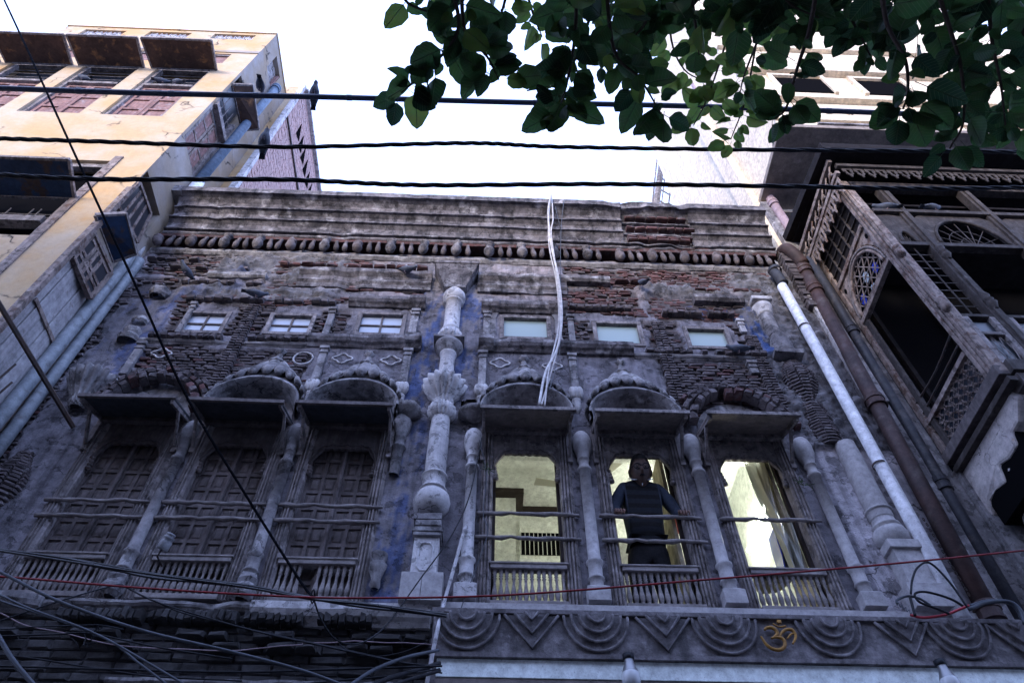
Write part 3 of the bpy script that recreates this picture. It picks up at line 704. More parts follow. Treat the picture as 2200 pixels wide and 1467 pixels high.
# half column left of the central one, lower end broken away
m = MB().lathe([(.03, 5.38), (.05, 5.42), (.035, 5.48), (.075, 5.56), (.085, 5.62), (.055, 5.66), (.075, 5.70), (.075, 5.73)], (-.97, -.04, 0), 14).rough(.02, 12); m.build('broken_colonnette', 'plaster', TH, smooth=True)
MB().lathe([(.05, 6.7), (.055, 7.05), (.075, 7.07), (.075, 7.09), (.05, 7.1), (.055, 7.2), (.07, 7.22), (.05, 7.24), (.09, 7.36), (.10, 7.44), (.08, 7.52)], (-.97, -.04, 0), 14).rough(.01, 9).build('colonnette', 'plaster', TH, smooth=True)
for x, s in ((-.93, 1), (-.22, -1)):
    MB().lathe([(0, 7.50), (.05, 7.51), (.09, 7.54), (.15, 7.58), (.17, 7.62), (.13, 7.64), (.14, 7.66), (0, 7.68)], (x, -.06, 0), 12).rough(.03, 7).build('weathered_capital', 'plaster', TH, smooth=True)
# ---------------------------------------------------------------- central column
cx, cy = -.555, -.06
CC = thing('x', 'x', 'x') if 0 else None
col = MB().lathe([(.105, 6.70), (.11, 6.85), (.108, 7.3), (.10, 7.53)], (cx, cy, 0), 24).rough(.006, 6).build('central_column', 'plaster_pale', TH, smooth=True)
def lp(n, P, mat='plaster_pale', fl=0, k=0.0, amp=.004): return MB().lathe(P, (cx, cy, 0), fl*5 if fl else 24, flute=fl, fl=k).rough(amp, 8).build(n, mat, col, smooth=True)
lp('vase', [(0, 6.19), (.10, 6.20), (.135, 6.215), (.17, 6.26), (.18, 6.33), (.165, 6.40), (.125, 6.445), (.125, 6.46), (.14, 6.465), (.14, 6.48), (.115, 6.49), (.115, 6.64), (.13, 6.65), (.13, 6.67), (.105, 6.70)])
lp('ribbed_bulb', [(.09, 7.50), (.12, 7.53), (.145, 7.60), (.145, 7.66), (.11, 7.72), (.09, 7.73)], fl=18, k=.26)
lp('lotus_capital', [(.09, 7.73), (.11, 7.78), (.10, 7.81), (.13, 7.85), (.19, 7.93), (.23, 8.03), (.235, 8.08), (.18, 8.13), (.11, 8.2), (.09, 8.25)], fl=16, k=.34)
lp('shaft', [(.092, 8.2), (.088, 8.62), (.105, 8.64), (.105, 8.66), (.09, 8.68)])
lp('bell', [(.09, 8.66), (.13, 8.70), (.175, 8.78), (.175, 8.82), (.13, 8.86)], 'plaster')
MB().box(cx-.19, cx+.19, -.20, .02, 8.86, 8.90).build('abacus', 'plaster', col, bevel=.006)
lp('ribbed_collar', [(.10, 8.90), (.14, 8.94), (.15, 9.02), (.13, 9.08), (.10, 9.12)], fl=16, k=.26)
lp('upper_shaft', [(.10, 9.1), (.12, 9.14), (.12, 9.16), (.102, 9.18), (.105, 9.75), (.13, 9.76), (.13, 9.78), (.11, 9.80)], amp=.007)
lp('cushion', [(.10, 9.79), (.12, 9.80), (.15, 9.87), (.15, 9.95), (.12, 10.0), (.115, 10.02)])
MB().box(cx-.15, cx+.15, -.17, .02, 10.03, 10.10).build('abacus', 'plaster', col, bevel=.006)
MB().hexa([(cx-.16, -.16, 10.10), (cx+.16, -.16, 10.10), (cx+.16, .02, 10.10), (cx-.16, .02, 10.10), (cx-.30, -.26, 10.50), (cx+.30, -.26, 10.50), (cx+.30, .02, 10.50), (cx-.30, .02, 10.50)]).box(cx-.31, cx+.31, -.27, .02, 10.50, 10.56).rough(.008, 6).build('flared_capital', 'cornice_stone', col, bevel=.008)
m = MB().box(cx-.12, cx+.12, -.17, .02, 5.98, 6.04).box(cx-.14, cx+.14, -.19, .02, 5.90, 5.94).box(cx-.12, cx+.12, -.16, .02, 5.94, 5.98).box(cx-.13, cx+.13, -.18, .02, 5.86, 5.90)
m.box(cx-.14, cx+.12, -.17, .0, 6.05, 6.13).rough(.008, 9).build('neck_moulding', 'plaster', col, bevel=.006)
MB().box(cx-.115, cx+.115, -.15, .02, 5.46, 5.86).build('pedestal', 'plaster_pale', col, bevel=.008)
loop2 = [(cx-.065, 5.54), (cx-.065, 5.74), (cx-.035, 5.79), (cx+.035, 5.79), (cx+.065, 5.74), (cx+.065, 5.54), (cx+.03, 5.50), (cx-.03, 5.50)]
MB().tube([(x, -.152, z) for x, z in loop2+loop2[:2]], .011, 6, False).build('panel_moulding', 'plaster_pale', col, smooth=True)
MB().box(cx-.18, cx-.0015, -.20, .02, 5.18, 5.455).box(cx+.0015, cx+.18, -.20, .02, 5.18, 5.455).build('plinth', 'plaster_new', col, bevel=.005)
# ---------------------------------------------------------------- right corner column, freshly painted below, brick ruin above
rc = MB().lathe([(.12, 6.25), (.115, 7.0), (.11, 7.28)], (3.84, -.05, 0), 24).build('corner_column', 'plaster_new', TH, smooth=True)
MB().lathe([(0, 5.92), (.12, 5.93), (.16, 5.98), (.17, 6.05), (.15, 6.11), (.12, 6.13), (.14, 6.15), (.14, 6.17), (.115, 6.18), (.115, 6.33), (.135, 6.34), (.135, 6.36), (.12, 6.37)], (3.84, -.05, 0), 24).build('vase', 'plaster_new', rc, smooth=True)
MB().box(3.69, 3.99, -.2, .0, 5.84, 5.93).build('collar', 'plaster_new', rc, bevel=.005)
MB().box(3.72, 3.97, -.17, .0, 5.46, 5.84).build('pedestal', 'plaster_new', rc, bevel=.005)
MB().box(3.66, 4.03, -.21, .0, 5.22, 5.455).build('plinth', 'plaster_new', rc, bevel=.005)
# upper side columns, half broken
uc = MB().lathe([(.095, 9.25), (.09, 9.72)], (3.66, -.05, 0), 20).rough(.01, 8).build('side_column', 'plaster', TH, smooth=True)
MB().lathe([(.09, 9.72), (.11, 9.74), (.09, 9.77), (.13, 9.84), (.14, 9.9), (.1, 9.96)], (3.66, -.05, 0), 20).rough(.006, 8).build('cushion', 'plaster_pale', uc, smooth=True)
MB().box(3.52, 3.80, -.18, .02, 9.97, 10.04).build('abacus', 'plaster_pale', uc, bevel=.006)
MB().lathe([(.12, 8.83), (.15, 8.87), (.13, 8.95), (.14, 9.05), (.12, 9.12), (.115, 9.18), (.10, 9.25)], (3.68, -.05, 0), 16).rough(.02, 9).build('broken_collar', 'plaster', uc, smooth=True)
MB().box(3.5, 3.86, -.18, .02, 8.78, 8.84).rough(.02, 8).build('abacus', 'plaster', uc)
for z0, P in ((9.75, [(.10, 0), (.14, .05), (.14, .12), (.10, .16), (.09, .2)]), (9.15, [(.09, 0), (.11, .03), (.11, .07), (.085, .1)]), (8.78, [(.11, 0), (.14, .06), (.10, .12), (.12, .2), (.08, .26)])):
    MB().lathe([(r, z0+h) for r, h in P], (-4.5, -.01, 0), 22).rough(.022, 14).build('broken_collar', 'plaster', TH)
MB().lathe([(.08, 7.55), (.12, 7.62), (.11, 7.66), (.16, 7.75), (.25, 7.92), (.27, 8.0), (.2, 8.06), (.1, 8.1)], (-4.52, -.03, 0), 80, flute=16, fl=.32).rough(.012, 8).build('lotus_capital', 'plaster', TH, smooth=True)
# ---------------------------------------------------------------- lit room behind the right windows
rm = MB()
rm.box(-.3, 3.4, .14, 2.3, 5.02, 5.10)
rm.box(-.3, 3.4, .16, 2.6, 8.0, 8.1)                        # ceiling
rm.box(-.35, -.22, .16, 2.6, 5.1, 8.0)
rm.box(3.12, 3.3, .16, 2.6, 5.1, 8.0)                      # right wall with the lamp
rm.box(.34, 3.12, 2.0, 2.1, 5.1, 8.0)                      # back wall
rm.box(-.22, .34, 1.66, 2.1, 5.1, 8.0)                     # chimney breast
room = rm.build('room', 'room_paint', TH)
fw = MB()
for a, b in ((-.34, CR[0]-.46), (CR[0]+.46, CR[1]-.46), (CR[1]+.46, CR[2]-.46), (CR[2]+.46, 3.4)): fw.box(a, b, .10, .16, 5.1, 8.0)
for c in CR: fw.box(c-.46, c+.46, .11, .16, 7.2, 8.0)
fw.build('inner_wall', 'room_paint', room)
zb_ = atY(1130, 990, .5).z
for c in CR: MB().box(c-.52, c+.52, .42, .50, zb_, zb_+.07).box(c-.52, c+.52, .38, .42, zb_+.09, zb_+.11).build('ceiling_moulding', 'room_paint', room, bevel=.01)
m = MB().box(-.22, .34, 1.56, 1.66, 7.92, 7.998).box(.34, .44, 1.56, 1.998, 7.92, 7.998).box(.44, 3.12, 1.9, 1.998, 7.92, 7.997)
m.build('wall_border', 'room_brown', room)
d = MB().box(.40, .98, 1.96, 1.998, 5.1, 7.80).build('door', 'room_paint', room, bevel=.004)
d.data.materials.clear(); d.data.materials.append(MATS['room_paint'])
MB().box(.41, .965, 1.94, 1.958, 7.27, 7.60).build('ventilator', 'dark_void', room)
for k in range(11): MB().box(.41+k*.0545, .418+k*.0545, 1.93, 1.939, 7.26, 7.61).build('ventilator_bar', 'metal_white', room)
MB().tube([(.70, 1.92, 6.75), (.70, 1.92, 6.5), (.70, 1.92, 6.48), (.9, 1.9, 6.48)], .012).build('wall_pipe', 'metal_white', room, smooth=True)
MB().box(2.3, 2.62, 1.96, 1.998, 6.9, 7.25).build('wall_shelf', 'metal_white', room)
plain('fan_grey', (.34, .33, .27), .5)
for s, x0 in ((0, 0.0),):
    t = thing('fan', 'pale ceiling fan turned off under the lit room ceiling', 'fan', loc=(1.22, 1.20, 7.72))
    MB().lathe([(.0, 7.66), (.07, 7.67), (.10, 7.71), (.10, 7.75), (.05, 7.79), (.015, 7.80), (.015, 7.998)], (1.22, 1.20, 0), 16).build('motor', 'metal_white', t, smooth=True)
    for k, an in enumerate((189, 302, 65)):
        a = radians(an); u = Vector((cos(a), sin(a), 0)); v = Vector((-sin(a), cos(a), 0)); c0 = Vector((1.22, 1.20, 7.70))
        p = [c0+u*.12-v*.03, c0+u*.68-v*.065, c0+u*.68+v*.065, c0+u*.12+v*.03]
        MB().hexa([q-Vector((0, 0, .004)) for q in p]+[q+Vector((0, 0, .004)) for q in p]).build('blade', 'fan_grey', t)
# tube lamp on the right wall
t = thing('tube_lamp', 'glowing white tube lamp on the wall seen through the right window', 'lamp', loc=(3.08, .6, 6.9))
pa = atX(1607, 1183, 3.06); pb = pa-Vector((0, 1.1, 0))
MB().tube([pa, pb], .016, 12).build('tube', 'tube_glow', t, smooth=True)
MB().box(3.085, 3.118, pb.y-.04, pa.y+.04, pa.z-.008, pa.z+.008).build('batten', 'metal_white', t)
ld = bpy.data.lights.new('tube_light', 'AREA'); ld.shape = 'RECTANGLE'; ld.size = .06; ld.size_y = 1.1; ld.energy = 3.5; ld.color = (1.0, .98, .82)
lo = bpy.data.objects.new('tube_light', ld); COL.objects.link(lo); lo.location = (3.03, (pa.y+pb.y)/2, pa.z); lo.rotation_euler = Vector((1, 0, 0)).to_track_quat('Z', 'Y').to_euler(); lo.parent = t; lo.matrix_parent_inverse = WM(t).inverted()
ld.use_shadow = True
# second tube over the desk side of the room, out of sight behind the window head
# things on the sill of the right window
m = bpy.data.materials.new('clear_plastic'); m.use_nodes = True; b = m.node_tree.nodes['Principled BSDF']
b.inputs['Base Color'].default_value = (.30, .30, .255, 1); b.inputs['Roughness'].default_value = .18; b.inputs['Alpha'].default_value = .93; b.inputs['Specular IOR Level'].default_value = .8
MATS['clear_plastic'] = m
A = [atY(1597, 990, .2), atY(1625, 1060, .22), atY(1655, 1115, .2), atY(1675, 1160, .19), atY(1700, 1226, .18)]
B = [atY(1668, 985, .2), atY(1682, 1060, .2), atY(1695, 1115, .2), atY(1712, 1170, .19), atY(1728, 1226, .18)]
A = spline(A, 5); B = spline(B, 5); m = MB(); n = len(A); k = 40
for i in range(n):
    for j in range(k+1):
        u = j/k; p = A[i].lerp(B[i], u); m.v.append((p.x, p.y+.045*sin(u*9+i*.16)+.016*sin(u*21-i*.22)+.004*sin(u*55+i*.2), p.z))
for i in range(n-1):
    for j in range(k): m.f.append((i*(k+1)+j, i*(k+1)+j+1, (i+1)*(k+1)+j+1, (i+1)*(k+1)+j))
o = m.build('curtain', 'clear_plastic', None, smooth=True, label='gathered clear plastic curtain hanging in the right window', cat='curtain')
t = thing('television', 'black television set standing on the sill of the right window', 'television', loc=(2.95, .3, 5.7))
PT = [(p.x, p.z) for p in (atY(x, y, .24) for x, y in ((1664, 1132), (1671, 1160), (1681, 1190), (1688, 1223), (1712, 1223), (1700, 1180), (1684, 1150), (1670, 1128)))]
MB().prism(PT, XZ(.24), 0, .22).build('housing', 'cable_black', t, bevel=.006)
MB().prism([(a-.012, b) for a, b in PT[:4]]+[(a, b) for a, b in PT[:4]][::-1], XZ(.235), 0, .2).build('screen', 'blue_glass', t)
MB().lathe([(0, 0), (.14, .005), (.17, .03), (.13, .06), (.05, .08), (0, .08)], (2.66, .22, 5.69), 18).rough(.03, 9).build('cloth_bundle', 'cable_white', None, smooth=True, label='crumpled pale cloth lying on the sill of the right window', cat='cloth')
t = thing('calendar', 'red and white calendar hanging on the room wall beside the man', 'calendar', loc=(1.9, 1.9, 6.9))
a = atY(1426, 1098, 1.0); b2 = atY(1458, 1146, 1.0)
MB().box(a.x, b2.x, 1.0, 1.006, b2.z, a.z+.1).build('page', 'metal_white', t)
for q in range(4):
    x = a.x+.008+q*(b2.x-a.x)/4; MB().box(x, x+.022, .99, .999, b2.z, a.z-.04).build('red_figure', 'red_print', t)
t.location = (a.x, 1.0, b2.z)
for ch in list(t.children): ch.matrix_parent_inverse = WM(t).inverted()
MB().box(1.1, 2.3, 1.02, 1.5, 5.1, 6.82).build('cupboard', 'plaster_new', None, bevel=.01, label='pale cupboard standing in the lit room behind the man', cat='cupboard').data.materials[0] = MATS['room_paint']

mk('fascia_tan', (.20, .165, .155), (.15, .125, .12), None, 2, .8, .2, 30)
# ---------------------------------------------------------------- porch slab with raised arcs and chevrons
b0, b1 = -.41, 5.6; YF = -.35
BAL = MB().box(b0, b1, YF, .0, 4.64, 4.955).build('porch_front', 'balcony_face', TH)
MB().box(b0-.02, b1, YF-.03, .0, 4.957, 5.0).rough(.003, 5).build('coping', 'balcony_face', BAL, bevel=.006)
MB().box(b0-.01, b1, YF-.012, YF+.06, 4.60, 4.638).build('drip_band', 'balcony_face', BAL)
MB().box(b0, b1, YF+.1, .3, 4.61, 4.636).build('porch_ceiling', 'balcony_under', TH)
MB().box(b0+.05, b1, YF+.02, YF+.09, 4.455, 4.599).build('fascia', 'balcony_under', TH, bevel=.004)  # added upright board, its pale colour stands for the brightly lit porch ceiling
MB().box(b0+.05, b1, YF+.028, YF+.09, 3.9, 4.452).build('fascia', 'fascia_tan', TH)  # added darker board, colour stands for the ceiling's shaded depth
MB().box(b0, b0+.12, YF+.06, .3, 3.0, 4.60).build('porch_wall', 'balcony_face', TH)
MB().box(b0, b1, .1, .2, 2.5, 4.6).build('porch_back', 'plaster_new', TH)
def half_disc(cx, f, y):
    P = [(cx+.255*f*cos(pi+pi*q/20), 4.953+.295*f*sin(pi+pi*q/20)) for q in range(21)]
    return P
for c in (-.147, .875, 1.90, 2.74, 3.78, 4.95):
    for q, f in enumerate((1, .77, .53, .28)):
        P = [(max(a, b0+.004), b) for a, b in half_disc(c, f, 0)]
        MB().prism(P, lambda a, b, d: (a, d, b), YF+.02, YF-.018*(q+1)+.006).build('arc_relief', 'balcony_face', BAL, bevel=.005)
        MB().tube([(a, YF-.018*(q+1)+.003, b) for a, b in P], .013, 6).rough(.003, 20).build('arc_rim', 'balcony_face', BAL, smooth=True)
for c in (.363, 1.41, 3.34, 4.25):
    for q, f in enumerate((1, .62, .25)):
        MB().prism([(c-.215*f, 4.953), (c, 4.953-.285*f), (c+.215*f, 4.953)], lambda a, b, d: (a, d, b), YF+.02, YF-.022*(q+1)+.006).build('chevron_relief', 'balcony_face', BAL, bevel=.005)
        MB().tube([(c-.215*f, YF-.022*(q+1)+.003, 4.953), (c, YF-.022*(q+1)+.003, 4.953-.285*f), (c+.215*f, YF-.022*(q+1)+.003, 4.953)], .012, 6).rough(.003, 20).build('chevron_rim', 'balcony_face', BAL, smooth=True)
# golden Om sign, screwed to the porch front
def brush(pts, w0=.010, w1=.017): return [(x, z) for x, z in pts]
om = thing('om_sign', 'small gold Om sign fixed to the carved front of the porch', 'sign', loc=(2.35, YF, 4.8))
def ompt(u, v): p = atY(1560+u/3.4375, 1290+v/3.4375, YF-.03); return (p.x, p.y, p.z)
m = MB()
st = lambda pts, r: m.tube(spline([ompt(*p) for p in pts], 7), r, 8, rf=lambda t: r*(.55+.55*sin(pi*min(1, t*.9+.08))))
st([(283, 215), (300, 200), (335, 198), (365, 215), (378, 240), (362, 262), (335, 278)], .0135)
st([(335, 275), (375, 268), (415, 278), (435, 310), (425, 345), (390, 362), (345, 355), (300, 325), (275, 290), (258, 262)], .0135)
st([(395, 268), (412, 235), (445, 212), (485, 215), (510, 245), (512, 275), (492, 318)], .0125)
st([(505, 240), (478, 248), (452, 280)], .008)
m.build('letter', 'gold', om, smooth=True)
m = MB(); m.tube(spline([ompt(*p) for p in [(345, 170), (390, 192), (440, 186)]], 5), .008, 8).build('crescent', 'gold', om, smooth=True)
p = Vector(ompt(390, 156)); MB().box(p.x-.016, p.x+.016, p.y-.012, p.y+.012, p.z-.014, p.z+.014).build('dot', 'gold', om, bevel=.003)
# two bare bulbs under the porch
for px, py, lab in ((1350, 1412, 'unlit white bulb under the porch, below the arched window with the man'), (2016, 1416, 'unlit white bulb under the porch near the drainpipes')):
    q = atY(px, py, YF-.075); t = thing('light_bulb', lab, 'bulb', 'bulbs under the porch', loc=(q.x, q.y+.0, 4.60))
    K_ = 1.75; LB = lambda P: MB().lathe([(r*K_, h*K_) for r, h in P], (q.x, q.y, 4.60), 20)
    LB([(.0, 0), (.025, 0), (.025, -.02), (.021, -.025)]).build('socket', 'cable_black', t, smooth=True)
    LB([(.019, -.02), (.021, -.04), (.030, -.066), (.037, -.085)]).build('body', 'bulb_base', t, smooth=True)
    LB([(.037, -.085), (.041, -.105), (.037, -.128), (.024, -.145), (0, -.152)]).build('globe', 'bulb_white', t, smooth=True)
# ================================================================ ochre house on the left: front y = -1, side wall x = -5.1
LH = thing('ochre_house', 'tall ochre plastered house with brown window shades, nearer the camera on the left', 'house', loc=(-8, -1, 0))
LX, LY, LT = -5.1, -1.0, 18.95
def wallY(X0, X1, Z0, Z1, holes, y, dy, step=99):
    xs = sorted({X0, X1, *[h[0] for h in holes], *[h[1] for h in holes]}); zs = sorted({Z0, Z1, *[h[2] for h in holes], *[h[3] for h in holes]})
    m = MB()
    for a, b in zip(xs, xs[1:]):
        for c, d in zip(zs, zs[1:]):
            mx, mz = (a+b)/2, (c+d)/2
            if any(h[0] < mx < h[1] and h[2] < mz < h[3] for h in holes): continue
            m.add([(a, y, c), (b, y, c), (b, y, d), (a, y, d)], [(0, 1, 2, 3)])
    for h in holes:
        a, b, c, d = h[:4]
        m.add([(a, y, c), (b, y, c), (b, y, d), (a, y, d), (a, y+dy, c), (b, y+dy, c), (b, y+dy, d), (a, y+dy, d)], [(0, 4, 5, 1), (1, 5, 6, 2), (2, 6, 7, 3), (3, 7, 4, 0)])
    return m
def swapxy(m, fx):      # turn a wall along x into a wall along y
    m.v = [fx(*p) for p in m.v]; return m
ux = [(-6.72, -5.69), (-8.1, -7.06), (-9.5, -8.42), (-10.9, -9.8)]
holesF = [(a, b, 13.72, 16.35) for a, b in ux]+[(-6.43, -5.52, 18.44, 18.82), (-7.85, -6.93, 18.4, 18.8), (-9.25, -8.35, 18.36, 18.76)]
holesF += [(a, b, 16.72, 17.35) for a, b in ((-6.6, -5.62), (-8.0, -7.0), (-9.4, -8.4))]
holesF += [(-7.4, -5.72, 9.6, 11.86)]
wallY(-9.72, LX, 0, LT, [h for h in holesF if h[0] > -9.6], LY, .22).build('wall', 'ochre', LH)
wallY(-12.5, -9.72, 0, 17.5, [(-10.9, -9.8, 13.72, 16.35)], LY, .22).build('wall', 'ochre', LH)
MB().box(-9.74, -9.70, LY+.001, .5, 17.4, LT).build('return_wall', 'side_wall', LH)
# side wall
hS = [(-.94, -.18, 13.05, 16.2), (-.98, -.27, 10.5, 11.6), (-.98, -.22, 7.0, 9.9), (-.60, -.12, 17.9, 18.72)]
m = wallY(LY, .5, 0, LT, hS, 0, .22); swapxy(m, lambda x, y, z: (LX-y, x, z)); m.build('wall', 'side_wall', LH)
MB().box(-12.5, LX-.23, LY+.23, .5, 0, 17.3).build('core', 'dark_void', LH)
MB().box(-9.74, LX+.02, LY-.025, LY+.1, LT, LT+.05).rough(.006, 3).box(LX-.1, LX+.02, LY+.1, .5, LT, LT+.05).build('parapet_cap', 'ochre', LH)
MB().box(-12.5, LX+.015, LY-.02, LY, 17.42, 17.55).build('string_course', 'side_wall', LH)
for a, b, c, d in holesF[4:7]:      # fretwork openings in the parapet
    j = MB(); n = 9
    for q in range(n):
        x = a+(b-a)*(q+.5)/n; z = (c+d)/2+(.06 if q % 2 else -.06)
        j.tube([(x+.055*cos(t*pi/4), LY+.04, z+.075*sin(t*pi/4)) for t in range(10)], .014, 5, False)
        if q < n-1: j.tube([(x, LY+.04, z), (x+(b-a)/n, LY+.04, z+(-.12 if q % 2 else .12))], .013, 5)
        j.tube([(x, LY+.04, c), (x, LY+.04, d)], .010, 5)
    j.build('fretwork', 'plaster_pale', LH)
    MB().box(a, b, LY+.05, LY+.2, d-.06, d).build('lintel', 'wood_red', LH)
j = MB()
for q in range(8):
    z = 17.95+.1*q; y = -.36+(.09 if q % 2 else -.09)
    j.tube([(LX-.1, y+.1*cos(t*pi/4), z+.05*sin(t*pi/4)) for t in range(10)], .016, 5, False); j.tube([(LX-.1, -.6, z), (LX-.1, -.12, z)], .01, 5)
j.build('fretwork', 'plaster_pale', LH); MB().box(LX-.15, LX-.02, -.16, -.11, 17.9, 18.72).build('jamb', 'wood_red', LH)
# tall shuttered windows of the upper floor
for a, b in ux:
    m = MB(); t = .07
    m.box(a, a+t, LY+.04, LY+.13, 13.72, 16.35).box(b-t, b, LY+.04, LY+.13, 13.72, 16.35).box(a+t, b-t, LY+.041, LY+.129, 13.72, 13.79).box(a+t, b-t, LY+.041, LY+.129, 16.28, 16.35)
    m.box(a+t, b-t, LY+.02, LY+.129, 15.32, 15.42)
    w = m.build('window_frame', 'wood_grey', LH, bevel=.006)
    c = (a+b)/2
    for s in (-1, 1):
        x0, x1 = (a+t, c-.004) if s < 0 else (c+.004, b-t)
        m = MB().box(x0, x0+.07, LY+.08, LY+.12, 13.79, 15.32).box(x1-.07, x1, LY+.08, LY+.12, 13.79, 15.32)
        for z in (13.79, 14.22, 14.70, 15.25): m.box(x0+.07, x1-.07, LY+.081, LY+.119, z, z+.07)
        m.build('shutter', 'wood_red', w)
        for z0, z1 in ((13.86, 14.22), (14.29, 14.70), (14.77, 15.25)): MB().box(x0+.075, x1-.075, LY+.105, LY+.115, z0, z1).build('shutter_panel', 'wood_red', w)
    for z in (15.55, 15.75, 15.95, 16.12): MB().box(a+t, b-t, LY+.10, LY+.112, z, z+.012).build('bar', 'wood_grey', w)
    MB().box(a+t, b-t, LY+.2, LY+.21, 15.42, 16.28).build('pane', 'dark_glass', w)
for a, b in ((-6.6, -5.62), (-8.0, -7.0), (-9.4, -8.4)):
    MB().box(a, b, LY+.05, LY+.1, 16.72, 17.35).build('shutter', 'wood_red', LH)
    MB().box(a, b, LY+.02, LY+.12, 17.28, 17.349).build('lintel', 'wood_grey', LH)
def shade(name, P, mat, parent, th=.035, edge=True):
    n = (Vector(P[1])-Vector(P[0])).cross(Vector(P[3])-Vector(P[0])).normalized()*th/2
    a = MB().hexa([Vector(p)-n for p in P]+[Vector(p)+n for p in P]).build(name, mat, parent)
    if edge:
        m = MB()
        for p, q in ((P[0], P[1]), (P[1], P[2]), (P[2], P[3]), (P[3], P[0])): bar(m, p, q, .035, .05)
        m.rough(.003, 4).build('edging', 'wood_grey', a)
    return a
for a, b in ((-6.82, -5.58), (-8.22, -6.98), (-9.62, -8.36), (-10.98, -9.75)):
    s = shade('window_shade', [(a, LY, 16.24), (b, LY, 16.24), (b+.04, LY-.58, 16.18), (a-.04, LY-.58, 16.18)], 'awning_brown', LH)
# lower front window behind a blue shade
s = shade('window_shade', [(-7.6, LY, 10.62), (-5.68, LY, 10.62), (-5.62, LY-.52, 10.70), (-7.6, LY-.52, 10.70)], 'awning_blue', LH)
m = MB().box(-7.4, -5.72, LY+.05, LY+.14, 11.74, 11.86).box(-5.82, -5.72, LY+.05, LY+.14, 9.6, 11.74).box(-7.4, -5.82, LY+.0, LY+.13, 9.98, 10.12)
w = m.build('window_frame', 'wood_grey', LH, bevel=.006)
MB().box(-7.4, -5.82, LY+.20, LY+.21, 9.6, 11.74).build('pane', 'dark_void', w)
for z in (10.2, 10.28, 10.36, 11.45, 11.55): MB().box(-7.4, -5.82, LY+.12, LY+.13, z, z+.012).build('bar', 'wood_grey', w)
for x in (-6.1, -6.2, -6.5): MB().box(x, x+.012, LY+.11, LY+.12, 10.12, 10.5).build('bar', 'wood_grey', w)
MB().box(-5.72, -5.60, LY-.02, LY+.05, 7.6, 12.0).build('corner_board', 'wood_pale', LH)
# side wall joinery
def S(Y, Z, d=0.0): return (LX+d, Y, Z)
m = MB().box(LX-.12, LX-.02, -.94, -.87, 13.05, 15.4).box(LX-.12, LX-.02, -.25, -.18, 13.05, 15.4).box(LX-.119, LX-.021, -.87, -.25, 13.05, 13.12).box(LX-.05, LX+.06, -.94, -.18, 14.55, 14.68).rough(.002, 5)
w = m.build('window_frame', 'wood_grey', LH)
for y0, y1 in ((-.87, -.575), (-.555, -.25)):
    m = MB().box(LX-.09, LX-.06, y0, y0+.05, 13.12, 14.55).box(LX-.09, LX-.06, y1-.05, y1, 13.12, 14.55)
    for z in (13.12, 13.6, 14.1, 14.49): m.box(LX-.089, LX-.061, y0+.05, y1-.05, z, z+.06)
    m.build('shutter', 'wood_pale', w)
    for z0, z1 in ((13.18, 13.6), (13.66, 14.1), (14.16, 14.49)): MB().box(LX-.08, LX-.07, y0+.05, y1-.05, z0, z1).build('shutter_panel', 'wood_red', w)
MB().box(LX-.15, LX-.14, -.87, -.25, 14.68, 16.2).build('pane', 'dark_glass', w)
for y in (-.7, -.55, -.4): MB().box(LX-.08, LX-.07, y, y+.012, 14.68, 15.6).build('bar', 'wood_grey', w)
for z in (14.95, 15.2): MB().box(LX-.085, LX-.072, -.87, -.25, z, z+.012).build('bar', 'wood_grey', w)
def quadpx(pts, X0=None): return [atX(x, y, X) for x, y, X in pts]
shade('window_shade', quadpx([(520, 280, LX), (498, 182, LX), (542, 183, LX+.30), (556, 278, LX+.30)]), 'awning_brown', LH, .03)
shade('window_shade', quadpx([(243, 562, LX), (205, 462, LX), (270, 459, LX+.25), (293, 545, LX+.25)]), 'awning_blue', LH, .03)
# open shutter with dark panes
P = quadpx([(250, 440, LX), (298, 392, LX), (322, 460, LX+.02), (293, 520, LX+.02)])
m = MB()
for p, q in zip(P, P[1:]+P[:1]): bar(m, p, q, .06, .05)
sh = m.build('open_shutter', 'wood_pale', LH)
n = (P[1]-P[0]).cross(P[3]-P[0]).normalized()*.006
MB().hexa([p-n for p in P]+[p+n for p in P]).build('pane', 'dark_glass', sh)
for t in (.25, .45, .7):
    m = MB(); bar(m, P[1].lerp(P[2], t), P[0].lerp(P[3], t), .02, .05); m.build('bar', 'wood_pale', sh)
# projecting casement with a small grid
Q = quadpx([(156, 553, LX+.02), (200, 500, LX+.02), (238, 585, LX+.10), (193, 640, LX+.10)])
m = MB()
for p, q in zip(Q, Q[1:]+Q[:1]): bar(m, p, q, .06, .05)
cs = m.build('open_casement', 'wood_pale', LH)
n = (Q[1]-Q[0]).cross(Q[3]-Q[0]).normalized()*.005
MB().hexa([p+n*1.2-n*.5 for p in Q]+[p+n*1.2+n*.5 for p in Q]).build('pane', 'dark_glass', cs)
for t in (.3, .42, .62):
    m = MB(); bar(m, Q[1].lerp(Q[2], t), Q[0].lerp(Q[3], t), .014, .05); m.build('bar', 'wood_pale', cs)
for t in (.28, .42, .9):
    m = MB(); bar(m, Q[0].lerp(Q[1], t), Q[3].lerp(Q[2], t), .014, .05); m.build('bar', 'wood_pale', cs)
